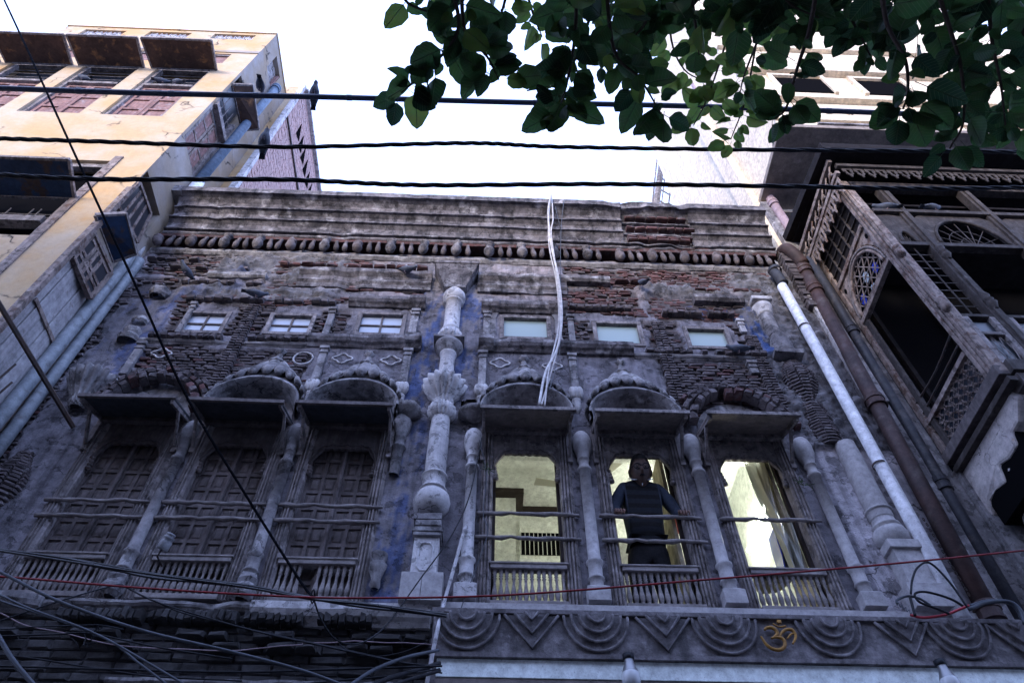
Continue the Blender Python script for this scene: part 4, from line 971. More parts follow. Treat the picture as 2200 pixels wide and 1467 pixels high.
# long white board window below
m = MB().box(LX-.04, LX+.05, -1.02, -.95, 5.5, 11.0).build('corner_board', 'wood_pale', LH, bevel=.006)
for q in range(5):
    y0 = -.95+.15*q; MB().box(LX-.05+.012*(q % 2), LX-.01+.012*(q % 2), y0, y0+.140, 5.0, 9.25).build('board', 'board_white', LH, bevel=.004)
MB().box(LX-.02, LX+.05, -.22, -.12, 5.0, 9.9).build('jamb', 'wood_pale', LH, bevel=.006)
MB().box(LX-.10, LX+.0, -.95, -.22, 9.26, 9.9).build('void', 'dark_void', LH)  # solid black box standing for the shadow above the boards
for z in (6.2, 7.15, 8.35): MB().box(LX-.0, LX+.02, -.9, -.3, z, z+.06).build('ledge_bar', 'wood_pale', LH, bevel=.004)
for q, (y0, z0, z1) in enumerate(((-.62, 7.0, 7.6), (-.5, 6.9, 7.45), (-.72, 6.6, 7.1))):
    MB().tube([(LX+.02, y0, z0), (LX+.10, y0+.02, z1)], .012, 6).build('iron_rod', 'iron', LH)
# rear wing: ochre strip and long brick wall
RW = thing('brick_rear_house', 'pinkish brick house wall with an ochre edge rising behind the ochre house', 'house', loc=(-4.9, 3, 0))
RXF = lambda x: x
m = MB().box(-5.3, -4.86, .42, .6, 0, 19.75).build('corner_strip', 'ochre', RW)
MB().box(-4.92, -4.80, .37, .46, 0, 19.8).build('plaster_edge', 'plaster_pale', RW)
HB = [(3.0, 3.16, 17.6, 17.9), (1.75, 1.9, 15.35, 15.6)]
wl = wallY(.46, 9.5, 0, 19.7, HB, 0, .2); swapxy(wl, lambda x, y, z: (-4.84-y, x, z)); wl.build('wall', 'brick_wall_far', RW)
# courses of the far brick wall: thin recessed brick rows as relief
random.seed(31); rows = []
for q in range(300):
    pass
m = MB()
for k in range(92):
    z = 11.9+k*.085; y = .5+random.uniform(0, .2)
    while y < 4.6:
        l = random.uniform(.18, .25); m.box(-4.84, -4.828+random.uniform(-.004, .004), y, y+l-.015, z, z+.07); y += l
m.build('brick_mass', 'brick_wall_far', RW, kind='stuff')
pc = atX(625, 317, -4.83); MB().box(-4.845, -4.79, .47, 9.5, pc.z-.03, pc.z+.03).build('ledge', 'iron', RW)
for k in range(7):
    a = atX(636+k*4.6, 285+k*26, -4.83)
    MB().prism([(a.y, a.z-.05), (a.y+.26, a.z+.10), (a.y, a.z+.55)], lambda u, v, d: (-4.83+d, u, v), 0, .014).build('vent_opening', 'dark_void', RW)
MB().box(-4.9, -4.74, .46, 9.5, 19.7, 19.78).build('coping', 'plaster_pale', RW)
# ---- drainpipes on the left
def pipe(name, label, pts, r, mat, collars=(), cat='pipe', group=None, seg=16, straps=()):
    t = thing(name, label, cat, group, loc=tuple(pts[0])); P = [Vector(p) for p in pts]
    MB().tube(P, r, seg).build('tube', mat, t, smooth=True)
    d = (P[-1]-P[0])
    for c in collars:
        q = P[0]+d*c; u = d.normalized()
        MB().lathe([(r*1.02, -.10), (r*1.22, -.09), (r*1.22, -.05), (r*1.3, -.045), (r*1.3, -.02), (r*1.18, -.015), (r*1.18, .05), (r*1.28, .055), (r*1.28, .08), (r*1.02, .085)], q, seg, ax=u).build('collar', mat, t, smooth=False)
    for c in straps:
        q = P[0]+d*c; MB().lathe([(r*1.03, -.012), (r*1.08, -.012), (r*1.08, .012), (r*1.03, .012)], q, seg, ax=d.normalized()).build('strap', 'iron', t)
    return t
pipe('drainpipe', 'thick pale grey drainpipe beside the white board window', [atY(282, 545, -.25), atY(264, 572, -.25), atY(32, 858, -.25), atY(-180, 1115, -.25)], .075, 'pipe_grey', (), group='drainpipes in the left corner')
pipe('drainpipe', 'slimmer pale drainpipe in the left corner, right beside the thick one', [atY(300, 560, -.08), atY(296, 566, -.08), atY(76, 858, -.08), atY(-150, 1155, -.08)], .068, 'pipe_grey', (), group='drainpipes in the left corner')
pipe('drainpipe', 'short whitish drainpipe end between the blue shade and the cornice', [atY(292, 548, -.1), atY(336, 480, -.1), atY(345, 462, .05)], .06, 'pipe_white', ())
pipe('drainpipe', 'blue grey drainpipe on the ochre strip behind the cornice', [atX(595, 188, -4.99), atX(585, 200, -4.99), atX(425, 392, -4.99)], .085, 'pvc_blue', (.02,))
pipe('drainpipe', 'whitish lower drainpipe stub just above the cornice at the left', [atX(428, 392, -4.99), atX(392, 432, -4.99)], .085, 'pipe_white', ())
st = atY(158, 918, -.05); sp = atY(-40, 590, -1.6)
MB().tube([sp, st], .028, 6).build('iron_strut', 'iron', None, label='slanting dark iron strut fixed to the wall beside the first shade', cat='strut')
# ================================================================ right-hand house with the wooden oriel
RH = thing('oriel_house', 'old house on the right carrying a carved wooden oriel and concrete upper storeys', 'house', loc=(7, -.2, 0))
MB().box(4.36, 4.62, -.06, 3, 0, 10.4).build('wall', 'plaster', RH)
MB().box(4.36, 4.40, -.12, -.06, 0, 10.2).rough(.004, 4).build('edge_strip', 'plaster_pale', RH)
MB().box(4.62, 4.93, .02, 3, 0, 13.4).build('recess_wall', 'plaster', RH)
MB().box(4.93, 12, -.05, 3, 0, 7.0).build('lower_wall', 'plaster', RH)
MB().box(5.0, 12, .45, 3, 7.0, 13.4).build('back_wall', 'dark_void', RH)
MB().box(4.40, 4.62, -.09, -.06, 8.0, 10.35).rough(.02, 5).build('plaster_patch', 'plaster', RH)
random.seed(41)
for q in range(16):       # rough brick ends at the party wall
    z = 9.9+q*.095; MB().box(4.30, 4.30+random.uniform(.16, .3), -.14+random.uniform(-.03, .03), 0, z, z+.07, .008).build('brick', 'brick_grey', RH)
# tall pillar with pink pipe rising behind the parapet
tp = atY(1536, 293, .1)
MB().box(4.54, 4.84, .1, .5, 10.2, 19.6).build('pillar', 'white_wall', RH)
MB().box(4.93, 6.5, .2, 3, 13.4, 17.6).build('rear_wall', 'white_wall', RH)
# concrete slab and upper storeys
US = 13.5; SX = 4.66
MB().box(SX, 12, -1.31, 3, US, US+.12).build('slab', 'concrete_soffit', RH, bevel=.01)
MB().box(SX+.02, 12, -1.28, 3, US+.122, 24).build('upper_wall', 'white_wall', RH)
for z, h, o in ((US+.34, .05, .05), (US+1.3, .10, .12), (US+1.5, .05, .07), (US+2.9, .12, .14), (US+4.6, .1, .1)):
    MB().box(SX-.02, 12, -1.28-o, -1.28, z, z+h).build('moulding', 'white_wall', RH, bevel=.01)
MB().box(5.35, 6.3, -1.33, -1.28, US+.16, US+.2).build('moulding', 'plaster', RH)
for x0 in (5.3, 6.9):
    MB().box(x0, x0+.95, -1.30, -1.283, US+1.9, US+2.7).build('window_opening', 'dark_void', RH)
    MB().box(x0-.08, x0, -1.34, -1.28, US+1.85, US+2.75).box(x0+.95, x0+1.03, -1.34, -1.28, US+1.85, US+2.75).box(x0-.08, x0+1.03, -1.341, -1.28, US+2.75, US+2.85).build('window_surround', 'white_wall', RH, bevel=.006)
MB().tube([(5.95+.22*cos(pi*q/10), -1.30, US+.75+.12*sin(pi*q/10)) for q in range(11)], .02, 6).build('arc_moulding', 'plaster', RH, smooth=True)
MB().tube([(5.95+.16*cos(pi*q/10), -1.30, US+.75+.08*sin(pi*q/10)) for q in range(11)], .015, 6).build('arc_moulding', 'plaster', RH, smooth=True)

# ---- the oriel, side plane x = 4.9, front plane y = -1.3, z 7.1 to 11.6
OX, OF, OB = 4.9, -1.30, -.08
OR = thing('wooden_oriel', 'carved weathered wooden oriel balcony with star medallion, jutting out at the right', 'balcony', loc=(5.6, -.7, 7.1))
def YB(m, y0, y1, z0, z1, d=.05, x=OX, j=0): return m.box(x, x+d, y0, y1, z0, z1, j)
m = MB()
YB(m, OF, OF+.20, 7.1, 11.4, .10); m.rough(.006, 5).build('corner_post', 'wood_pale', OR, bevel=.006)
for q, (y0, w) in enumerate(((OF+.02, .03), (OF+.075, .03), (OF+.13, .045))): YB(MB(), y0, y0+w, 7.16, 11.35, .02, OX-.018).rough(.004, 5).build('post_moulding', 'wood_pale', OR, bevel=.004)
for z in (8.25, 9.4): MB().lathe([(.0, -.14), (.04, -.12), (.06, -.07), (.045, -.04), (.062, -.01), (.04, .02), (.055, .06), (.03, .12), (0, .15)], (OX, OF+.0, z), 10).rough(.012, 12).build('carved_boss', 'wood_pale', OR, smooth=True)
YB(MB(), OB-.02, OB+.06, 7.12, 11.7, .09).rough(.004, 5).build('back_post', 'wood_pale', OR, bevel=.004)
YB(MB(), OB-.13, OB-.05, 7.12, 9.5, .04, OX+.01).rough(.004, 5).build('inner_stile', 'wood_oriel', OR, bevel=.004)
YB(MB(), OF+.2, OB-.02, 10.38, 10.47, .08, OX-.01).rough(.004, 5).build('transom', 'wood_pale', OR, bevel=.006)
YB(MB(), OF+.2, OB-.02, 11.25, 11.36, .08, OX-.01).rough(.004, 5).build('top_rail', 'wood_pale', OR, bevel=.006)
YB(MB(), OF, OB+.05, 7.05, 7.19, .13, OX-.03).rough(.012, 5).build('bottom_beam', 'wood_dark', OR, bevel=.008)
YB(MB(), OF-.02, OB+.05, 6.93, 7.0, .08, OX+.01).rough(.01, 5).build('lower_beam', 'wood_oriel', OR, bevel=.006)
YB(MB(), OF+.2, OB-.02, 7.6, 7.665, .07, OX-.005).rough(.003, 5).build('grille_rail', 'wood_pale', OR, bevel=.005)
YB(MB(), OF+.2, OB-.02, 9.52, 9.60, .07, OX-.005).rough(.003, 5).build('medallion_rail', 'wood_pale', OR, bevel=.005)
# upper side light with small panes
sl = YB(MB(), OF+.2, OB-.02, 10.47, 11.25, .01, OX+.04).build('side_light', 'eave_dark', OR)
for q in range(1, 5): YB(MB(), OF+.2+q*.2, OF+.215+q*.2, 10.47, 11.25, .03, OX+.01).build('glazing_bar', 'wood_oriel', sl)
for q in range(1, 4): YB(MB(), OF+.2, OB-.02, 10.47+q*.195, 10.483+q*.195, .025, OX+.012).build('glazing_bar', 'wood_oriel', sl)
# medallion board: outer board with an arched opening (half ellipse standing on its rail)
yc, zc, ra, rb = (OF+.2+OB-.02)/2, 9.62, .43, .66
n = 32; inner = [(yc+ra*cos(pi*q/n), zc+rb*sin(pi*q/n)) for q in range(n+1)]
outer = []
for y, z in inner:
    t = atan2((z-zc)/.76, (y-yc)/.50); c_, s_ = cos(t), sin(t); k = min(.50/max(abs(c_), 1e-6), .76/max(abs(s_), 1e-6)); outer.append((yc+k*c_, zc+k*s_))
YX = lambda a, b, d: (OX+.02+d, a, b)
mb = MB().strip(inner, outer, YX, 0, .03).rough(.002, 5).build('medallion_board', 'wood_pale', OR)
for f, r, mt in ((1.0, .022, 'wood_pale'), (1.10, .018, 'wood_grey')):
    MB().tube([(OX+.01, yc+ra*f*cos(pi*q/28), zc+rb*f*sin(pi*q/28)) for q in range(29)], r, 8).build('medallion_ring', mt, mb, smooth=True)
for q in range(34):
    t = pi*(q+.5)/34; MB().lathe([(0, -.012), (.014, 0), (0, .012)], (OX+.008, yc+ra*1.16*cos(t), zc+rb*1.14*sin(t)), 6).build('bead', 'wood_pale', mb)
inside = lambda y, z: ((y-yc)/ra)**2+((z-zc)/rb)**2 < 1 and z > zc
g = MB()
for ang in (60, -60, 0):
    a = radians(ang); u = (cos(a), sin(a)); v = (-sin(a), cos(a))
    for k in range(-7, 8):
        c = (yc+v[0]*k*.13, zc+.3+v[1]*k*.13); seg = [(c[0]+u[0]*t*.02, c[1]+u[1]*t*.02) for t in range(-60, 61)]
        seg = [p for p in seg if inside(*p)]
        if len(seg) > 2: g.tube([(OX+.03, *seg[0]), (OX+.03, *seg[-1])], .008, 5)
g.build('star_lattice', 'wood_pale', mb)
for y, z, mt in ((yc+.26, zc+.15, 'blue_glass'), (yc, zc+.30, 'pale_glass'), (yc-.22, zc+.18, 'blue_glass'), (yc, zc+.02, 'pale_glass')):
    MB().prism([(y+.07*cos(pi*q/3), z+.10*sin(pi*q/3)) for q in range(6)], YX, .012, .018).build('glass_piece', mt, mb)
for y, z in ((yc-.44, zc+.62), (yc+.44, zc+.62)): MB().prism([(y+.03*cos(pi*q/6), z+.05*sin(pi*q/6)) for q in range(12)], YX, -.004, .0).build('pierced_hole', 'dark_void', mb)
# two safety rods
for z, lift in ((7.97, .05), (7.79, 0)): MB().tube(spline([(OX+.03, OF+.18, z), (OX+.03, yc, z-lift), (OX+.03, OB, z)], 5), .012, 8).build('safety_rod', 'iron', OR, smooth=True)
# wrought scroll grille
gr = MB().box(OX+.05, OX+.056, OF+.2, OB-.02, 7.19, 7.6).build('grille_board', 'dark_glass', OR)
m = MB(); ny, nz = 8, 4; dy = (OB-.02-OF-.2)/ny; dz = .41/nz
for i in range(ny):
    for k in range(nz):
        y, z = OF+.2+dy*(i+.5), 7.19+dz*(k+.5)
        for s in (1, -1):
            sp_ = [(OX+.03, y+s*.012+s*(.034-.0022*t)*cos(t*.75+(0 if s > 0 else pi)*0), z+s*(.034-.0022*t)*sin(t*.75)+s*.018) for t in range(14)]
            m.tube(sp_, .0045, 4)
        m.tube([(OX+.032, y-dy/2, z-dz/2), (OX+.032, y+dy/2, z+dz/2)], .004, 4); m.tube([(OX+.032, y-dy/2, z+dz/2), (OX+.032, y+dy/2, z-dz/2)], .004, 4)
m.build('scroll_grille', 'wood_pale', gr)
# ---- front of the oriel
FX0, FX1 = OX+.10, 9.0
posts = (5.42, 6.60, 7.8)
for x in posts:
    p = MB().box(x-.07, x+.07, OF-.01, OF+.10, 7.2, 11.3).rough(.005, 5).build('front_post', 'wood_oriel', OR, bevel=.006)
    MB().box(x-.03, x+.03, OF-.035, OF-.01, 7.3, 11.2).rough(.004, 6).build('post_moulding', 'wood_oriel', p, bevel=.004)
    for z in (8.3, 9.35): MB().lathe([(.03, -.16), (.05, -.1), (.062, -.06), (.04, -.03), (.06, 0), (.045, .04), (.055, .08), (.03, .16)], (x, OF-.02, z), 10).rough(.01, 10).build('carved_boss', 'wood_oriel', p, smooth=True)
for z0, z1, y in ((10.42, 10.50, -.03), (9.55, 9.63, -.01), (7.06, 7.22, -.05), (8.02, 8.07, 0), (11.2, 11.35, -.02)):
    MB().box(FX0, FX1, OF+y, OF+.09, z0, z1).rough(.004, 4).build('front_rail', 'wood_oriel', OR, bevel=.005)
MB().box(OX+.13, FX1, OF-.02, OF+.2, 6.9, 7.05).rough(.006, 4).build('floor_beam', 'wood_dark', OR)
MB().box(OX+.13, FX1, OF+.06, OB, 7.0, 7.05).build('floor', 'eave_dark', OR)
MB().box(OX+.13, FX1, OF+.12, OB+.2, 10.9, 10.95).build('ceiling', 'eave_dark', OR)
MB().box(OX+.06, FX1, OB+.2, OB+.25, 7.05, 11.6).build('inner_wall', 'dark_void', OR)  # oriel inside coloured near black to stand for its unlit depth
for x in (5.3, 6.2, 7.2): MB().box(x, x+.06, OB+.15, OB+.2, 7.1, 10.6).build('inner_post', 'eave_dark', OR)
for a, b in ((FX0, posts[0]-.07), (posts[0]+.07, posts[1]-.07), (posts[1]+.07, posts[2]-.07)):
    c, r = (a+b)/2, (b-a)/2
    inn = [(c+(r-.08)*cos(pi*q/20), 9.64+min(.62, (r+.1))*sin(pi*q/20)) for q in range(21)]
    out = []
    for x, z in inn:
        t = atan2((z-9.63)/.78, (x-c)/r); k = min(r/max(abs(cos(t)), 1e-6), .78/max(abs(sin(t)), 1e-6)); out.append((c+k*cos(t), 9.63+k*sin(t)))
    f = MB().strip(inn, out, XZ(OF+.02), 0, .03).build('fanlight_board', 'wood_oriel', OR)
    MB().tube([(x, OF+.01, z) for x, z in inn], .02, 8).build('fanlight_ring', 'wood_oriel', f, smooth=True)
    m = MB(); hh = min(.62, r+.1)
    for q in range(1, 8):
        t = pi*q/8; m.tube([(c, OF+.04, 9.64), (c+(r-.08)*cos(t), OF+.04, 9.64+hh*sin(t))], .007, 5)
    for k in (.35, .65): m.tube([(c+(r-.08)*k*cos(pi*q/12), OF+.045, 9.64+hh*k*sin(pi*q/12)) for q in range(13)], .007, 5)
    m.build('fanlight_spokes', 'wood_oriel', f)
    for q in range(9):
        z = 8.12+q*.16; MB().box(a+.02, b-.02, OF+.05, OF+.058, z, z+.015).build('slat_bar', 'wood_oriel', OR) if (b-a) < .6 else None
    if b-a < .6: MB().tube([(c, OF+.045, 8.05), (c, OF+.045, 9.55)], .01, 6).build('slat_bar', 'wood_oriel', OR)
    g2 = MB().box(a+.06, b-.06, OF+.05, OF+.056, 7.26, 7.98).build('lower_panel', 'dark_glass', OR)
    MB().box(a, a+.06, OF, OF+.06, 7.22, 8.02).box(b-.06, b, OF, OF+.06, 7.22, 8.02).box(a+.06, b-.06, OF+.001, OF+.059, 7.7, 7.75).build('panel_frame', 'wood_grey', g2, bevel=.004)
    m = MB()
    for q in range(int((b-a)/.09)): m.tube([(a+.06+q*.09, OF+.03, 7.24), (a+.14+q*.09, OF+.03, 7.7)], .006, 4); m.tube([(a+.14+q*.09, OF+.03, 7.24), (a+.06+q*.09, OF+.03, 7.7)], .006, 4)
    m.build('lattice', 'wood_grey', g2)
# soffit boards and eave
EZ = 11.95
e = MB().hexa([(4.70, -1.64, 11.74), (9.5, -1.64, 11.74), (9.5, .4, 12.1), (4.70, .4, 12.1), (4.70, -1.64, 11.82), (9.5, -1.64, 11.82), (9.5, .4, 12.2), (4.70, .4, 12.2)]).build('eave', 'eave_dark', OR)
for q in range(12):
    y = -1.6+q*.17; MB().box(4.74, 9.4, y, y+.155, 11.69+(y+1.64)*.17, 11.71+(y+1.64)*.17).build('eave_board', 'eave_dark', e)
# carved valances: side and front
def valance(fn, L, parent, mat, n, zt, h):
    m = MB(); s = L/n
    for q in range(n):
        a = s*q
        P = [(a+.06*s, 0), (a+.06*s, -.35*h), (a+.22*s, -.45*h), (a+.16*s, -.62*h), (a+.40*s, -.80*h), (a+.44*s, -1.0*h), (a+.56*s, -1.0*h), (a+.60*s, -.80*h), (a+.84*s, -.62*h), (a+.78*s, -.45*h), (a+.94*s, -.35*h), (a+.94*s, 0)]
        I = [(a+.34*s, -.18*h), (a+.34*s, -.40*h), (a+.38*s, -.44*h), (a+.32*s, -.5*h), (a+.44*s, -.62*h), (a+.48*s, -.7*h), (a+.52*s, -.7*h), (a+.56*s, -.62*h), (a+.68*s, -.5*h), (a+.62*s, -.44*h), (a+.66*s, -.40*h), (a+.66*s, -.18*h)]
        m.strip(I, P, lambda x, z, d: fn(x, zt+z, d), 0, .014, closed=True)
    return m.build('valance', mat, parent)
sv = lambda a, z, d: (4.78+d, -1.42+a, z)
MB().box(4.76, 4.82, -1.47, .05, 11.28, 11.36).rough(.003, 4).build('side_fascia', 'wood_pale', OR, bevel=.005)
MB().box(4.74, 4.80, -1.50, .1, 11.60, 11.68).rough(.003, 4).build('side_fascia', 'wood_pale', OR, bevel=.005)
m = MB()
for q in range(8):        # scroll fretwork between the fascias
    y = -1.40+q*.175; z = 11.48
    m.tube([(4.78, y+.06+.055*cos(.7*t)*(1-t/14), z+.07*sin(.7*t)*(1-t/14)) for t in range(11)], .011, 5)
    m.tube([(4.78, y-.02, z+.11), (4.76, y+.05, z-.02), (4.76, y+.15, z-.11)], .012, 5); m.tube([(4.78, y-.02, z-.11), (4.76, y+.03, z-.06)], .012, 5)
m.build('scroll_fretwork', 'wood_pale', OR, smooth=True)
valance(sv, 1.42, OR, 'wood_pale', 9, 11.28, .34)
valance(lambda a, z, d: (4.9+a, -1.45+d, z), 4.2, OR, 'wood_oriel', 26, 11.50, .28)
MB().box(4.84, 9.4, -1.49, -1.43, 11.50, 11.58).build('front_fascia', 'wood_oriel', OR, bevel=.004)
MB().box(4.70, 9.5, -1.68, -1.60, 11.68, 11.85).rough(.012, 5).build('eave_edge', 'eave_dark', OR)
MB().hexa([(4.64, -1.68, 11.66), (4.74, -1.68, 11.66), (4.74, .3, 12.05), (4.64, .3, 12.05), (4.64, -1.68, 11.84), (4.74, -1.68, 11.84), (4.74, .3, 12.2), (4.64, .3, 12.2)]).rough(.01, 5).build('eave_edge', 'eave_dark', OR)
# carved plaster bracket under the oriel
P = [atX(x, y, 5.0) for x, y in ((2060, 1020), (2105, 930), (2160, 838), (2190, 850), (2192, 905), (2178, 930), (2190, 955), (2172, 985), (2150, 1000), (2165, 1035), (2140, 1055), (2130, 1075), (2135, 1110), (2120, 1125), (2105, 1105))]
P = [(p.y, p.z) for p in P]
MB().prism(P, lambda a, b, d: (4.98+d, a, b), 0, .22).rough(.012, 6).build('carved_bracket', 'bracket_plaster', OR, bevel=.03)
for px, py, r in ((2185, 885, .07), (2178, 1010, .06), (2150, 1090, .05)):
    p = atX(px, py, 5.05); MB().lathe([(0, -r), (r*.7, -r*.6), (r, 0), (r*.7, r*.6), (0, r)], p, 12).rough(.01, 12).build('bracket_scroll', 'bracket_plaster', OR, smooth=True)
MB().box(5.0, 9, -.9, -.1, 6.2, 6.9).box(5.3, 9, -.5, -.06, 5.2, 6.1).build('dark_recess', 'dark_void', OR)  # solid black blocks standing for the shade in the hollow under the oriel
p0 = atX(2180, 1130, 5.3)
MB().lathe([(.02, 0), (.2, .02), (.26, .16), (.24, .3), (.1, .34)], (5.35, -.30, 5.95), 18).rough(.01, 6).build('bracket_base', 'bracket_plaster', OR, smooth=True)
# ---- pipes on the right
pipe('drainpipe', 'white plastic drainpipe running down at the right end of the facade', [atY(1680, 615, -.16), atY(1740, 722, -.16), atY(1948, 1100, -.16), atY(2070, 1330, -.16)], .068, 'pipe_white', (), straps=(.19, .66))
q = atY(1674, 598, -.16); t = thing('pipe_elbow', 'dark iron pipe elbow feeding the white drainpipe', 'pipe', loc=tuple(q))
MB().tube(spline([q+Vector((.03, .02, -.12)), q+Vector((0, 0, .05)), q+Vector((-.02, .02, .25))], 5), .075, 16).build('tube', 'pipe_black', t, smooth=True)
MB().lathe([(.08, .18), (.095, .19), (.095, .24), (.08, .25)], q, 16).build('collar', 'pipe_black', t)
pipe('drainpipe', 'thick rusty brown drainpipe with collars between the white pipe and the oriel', [atY(1722, 570, -.14), atY(1975, 1040, -.14), atY(2140, 1345, -.14)], .088, 'pipe_rust', (.03, .115, .52, .98))
pipe('drainpipe', 'thinner black drainpipe under the side of the oriel', [atY(1740, 555, -.05), atY(1790, 640, -.05), atY(2050, 1085, -.05), atY(2240, 1410, -.05)], .065, 'pipe_black', (.29, .71))
q = atY(1700, 545, -.2); t = thing('pipe_elbow', 'rusty pipe elbow at the corner of the dark eave', 'pipe', loc=tuple(q))
MB().tube(spline([q+Vector((.12, .04, -.25)), q+Vector((.03, 0, 0)), q+Vector((-.03, .03, .18)), q+Vector((-.02, .25, .32))], 5), .095, 14).build('tube', 'pipe_rust', t, smooth=True)
pipe('drainpipe', 'pinkish pipe on the white pillar behind the parapet', [atY(1480, 150, .0), atY(1493, 186, .0), atY(1596, 336, .0), atY(1690, 482, .0), atY(1705, 508, .0)], .075, 'pipe_pink', (.87,))
# distant roof railing behind the parapet
rl = thing('roof_frame', 'pale far roof frame with slanting louvres behind the parapet', 'frame', loc=(4.9, 4, 12))
def far(px0, py0, px1, py1, r, mt='white_wall'):
    MB().tube([atY(px0, py0, 4), atY(px1, py1, 4)], r, 6).build('post', mt, rl)
far(1398, 470, 1418, 280, .03, 'wood_grey'); far(1406, 470, 1430, 285, .11, 'wood_grey'); far(1432, 470, 1470, 200, .03, 'wood_grey'); far(1417, 470, 1438, 310, .02, 'wood_grey')
for k in range(6):
    a = atY(1418+k*2.4, 432-k*24, 4); b = a+Vector((.22, 0, -.35)); MB().tube([a, b], .025, 5).build('louvre', 'wood_grey', rl)
# ---- house across the lane, behind the camera
OP = thing('opposite_house', 'plain plastered house across the lane behind the viewer', 'house', loc=(0, -8, 0))
hs = [(x, x+1.1, z, z+1.6) for z in (1.2, 4.6, 7.6) for x in (-9, -6, -3, 0, 3, 6)]
wallY(-14, 14, 0, 11.3, hs, -8.2, -.25).build('wall', 'opposite', OP)
for a, b, c, d in hs: MB().box(a, b, -8.44, -8.40, c, d).build('pane', 'dark_glass', OP)
MB().box(-14, 14, -12, -8.5, 0, 11).build('core', 'dark_void', OP)
# ================================================================ the man at the middle right window
PX, PY, FLZ = 1.545, .17, 5.12
RK = 1.34
def skin_obj(name, pts, edges, root, mat, parent, sub=2, smooth=True):
    me = bpy.data.meshes.new(name); me.from_pydata([p[0] for p in pts], edges, []); me.update()
    o = bpy.data.objects.new(name, me); COL.objects.link(o); o.parent = parent
    if parent: o.matrix_parent_inverse = WM(parent).inverted()
    sk = o.modifiers.new('skin', 'SKIN'); sk.use_smooth_shade = smooth
    for i, p in enumerate(pts):
        p = (p[0], tuple(v*RK for v in p[1]) if isinstance(p[1], tuple) else p[1])
        r = p[1] if isinstance(p[1], tuple) else (p[1], p[1])
        me.skin_vertices[0].data[i].radius = r; me.skin_vertices[0].data[i].use_root = (i == root)
    ss = o.modifiers.new('sub', 'SUBSURF'); ss.levels = sub; ss.render_levels = sub
    me.materials.append(MATS[mat]); return o
mk('skin_tone', (.085, .05, .04), (.07, .04, .03), None, 6, .55, .1, 60)  # face and body skin, darkened in colour because he is backlit
mk('hand_skin', (.22, .12, .095), (.17, .095, .075), None, 6, .6, .1, 60)  # same skin in a lighter copy for the lit hands
mk('trouser', (.012, .012, .016), (.01, .01, .013), None, 10, .9, .3, 80)
mk('hair', (.008, .007, .008), None, None, 30, .6, .5, 120)
mk('shirt', (.55, .56, .60), (.48, .49, .53), None, 10, .8, .2, 60)
m = mk('sweater', (.030, .040, .062), (.024, .032, .052), None, 10, .95, .5, 160)
n, l = m.node_tree.nodes, m.node_tree.links
b = n['Principled BSDF']; src = b.inputs['Base Color'].links[0].from_socket
geo = n.new('ShaderNodeNewGeometry'); sx = n.new('ShaderNodeSeparateXYZ'); l.new(geo.outputs['Position'], sx.inputs[0])
def mth(op, a, v):
    t = n.new('ShaderNodeMath'); t.operation = op; l.new(a, t.inputs[0])
    if isinstance(v, float): t.inputs[1].default_value = v
    else: l.new(v, t.inputs[1])
    return t.outputs[0]
zz = mth('MULTIPLY', sx.outputs[2], 2*pi/.105); band = mth('GREATER_THAN', mth('SINE', zz, 0.0), .1)
torso0 = mth('LESS_THAN', mth('ABSOLUTE', mth('SUBTRACT', sx.outputs[0], PX), 0.0), .165)
mv_ = n.new('ShaderNodeMix'); mv_.data_type = 'RGBA'; l.new(torso0, mv_.inputs[0]); l.new(src, mv_.inputs[6]); mv_.inputs[7].default_value = (.010, .012, .018, 1); src = mv_.outputs[2]
mx = n.new('ShaderNodeMix'); mx.data_type = 'RGBA'; l.new(mth('MULTIPLY', band, torso0), mx.inputs[0]); l.new(src, mx.inputs[6]); mx.inputs[7].default_value = (.004, .004, .005, 1)
l.new(mx.outputs[2], b.inputs['Base Color'])
man = thing('person', 'bespectacled man in a dark striped sweater leaning on the rail of the middle lit window', 'person', loc=(PX, PY+.1, FLZ))
LH_, RH_ = Vector((1.258, -.095, 6.265)), Vector((1.888, -.095, 6.265))
neck = Vector((PX+.005, .07, 6.80)); chest = Vector((PX, .13, 6.54)); waist = Vector((PX, .20, 6.20)); pel = Vector((PX, .23, 6.05))
shL, shR = Vector((PX-.185, .08, 6.70)), Vector((PX+.185, .08, 6.70))
elL, elR = Vector((1.24, .08, 6.43)), Vector((1.865, .08, 6.43))
wrL, wrR = Vector((1.258, -.01, 6.315)), Vector((1.882, -.01, 6.315))
hd = Vector((PX+.01, -.02, 6.845))
# body: trunk, legs, arms, neck in one surface
B = [(pel, (.08, .065)), (waist, (.09, .07)), (chest, (.10, .08)), (neck-Vector((0, -.03, .05)), (.065, .055)), (neck+Vector((0, -.01, .04)), (.055, .055)), (hd-Vector((0, 0, .03)), (.05, .05)),
     (Vector((PX-.09, .25, 5.95)), (.06, .06)), (Vector((PX-.11, .24, 5.60)), (.05, .05)), (Vector((PX-.11, .28, 5.32)), (.045, .045)),
     (Vector((PX+.09, .25, 5.95)), (.06, .06)), (Vector((PX+.12, .24, 5.60)), (.05, .05)), (Vector((PX+.13, .28, 5.32)), (.045, .045)),
     (shL, (.045, .045)), (elL, (.032, .032)), (wrL, (.024, .022)), (shR, (.045, .045)), (elR, (.032, .032)), (wrR, (.024, .022))]
Eb = [(0, 1), (1, 2), (2, 3), (3, 4), (4, 5), (0, 6), (6, 7), (7, 8), (0, 9), (9, 10), (10, 11), (2, 12), (12, 13), (13, 14), (2, 15), (15, 16), (16, 17)]
skin_obj('body', B, Eb, 0, 'skin_tone', man)
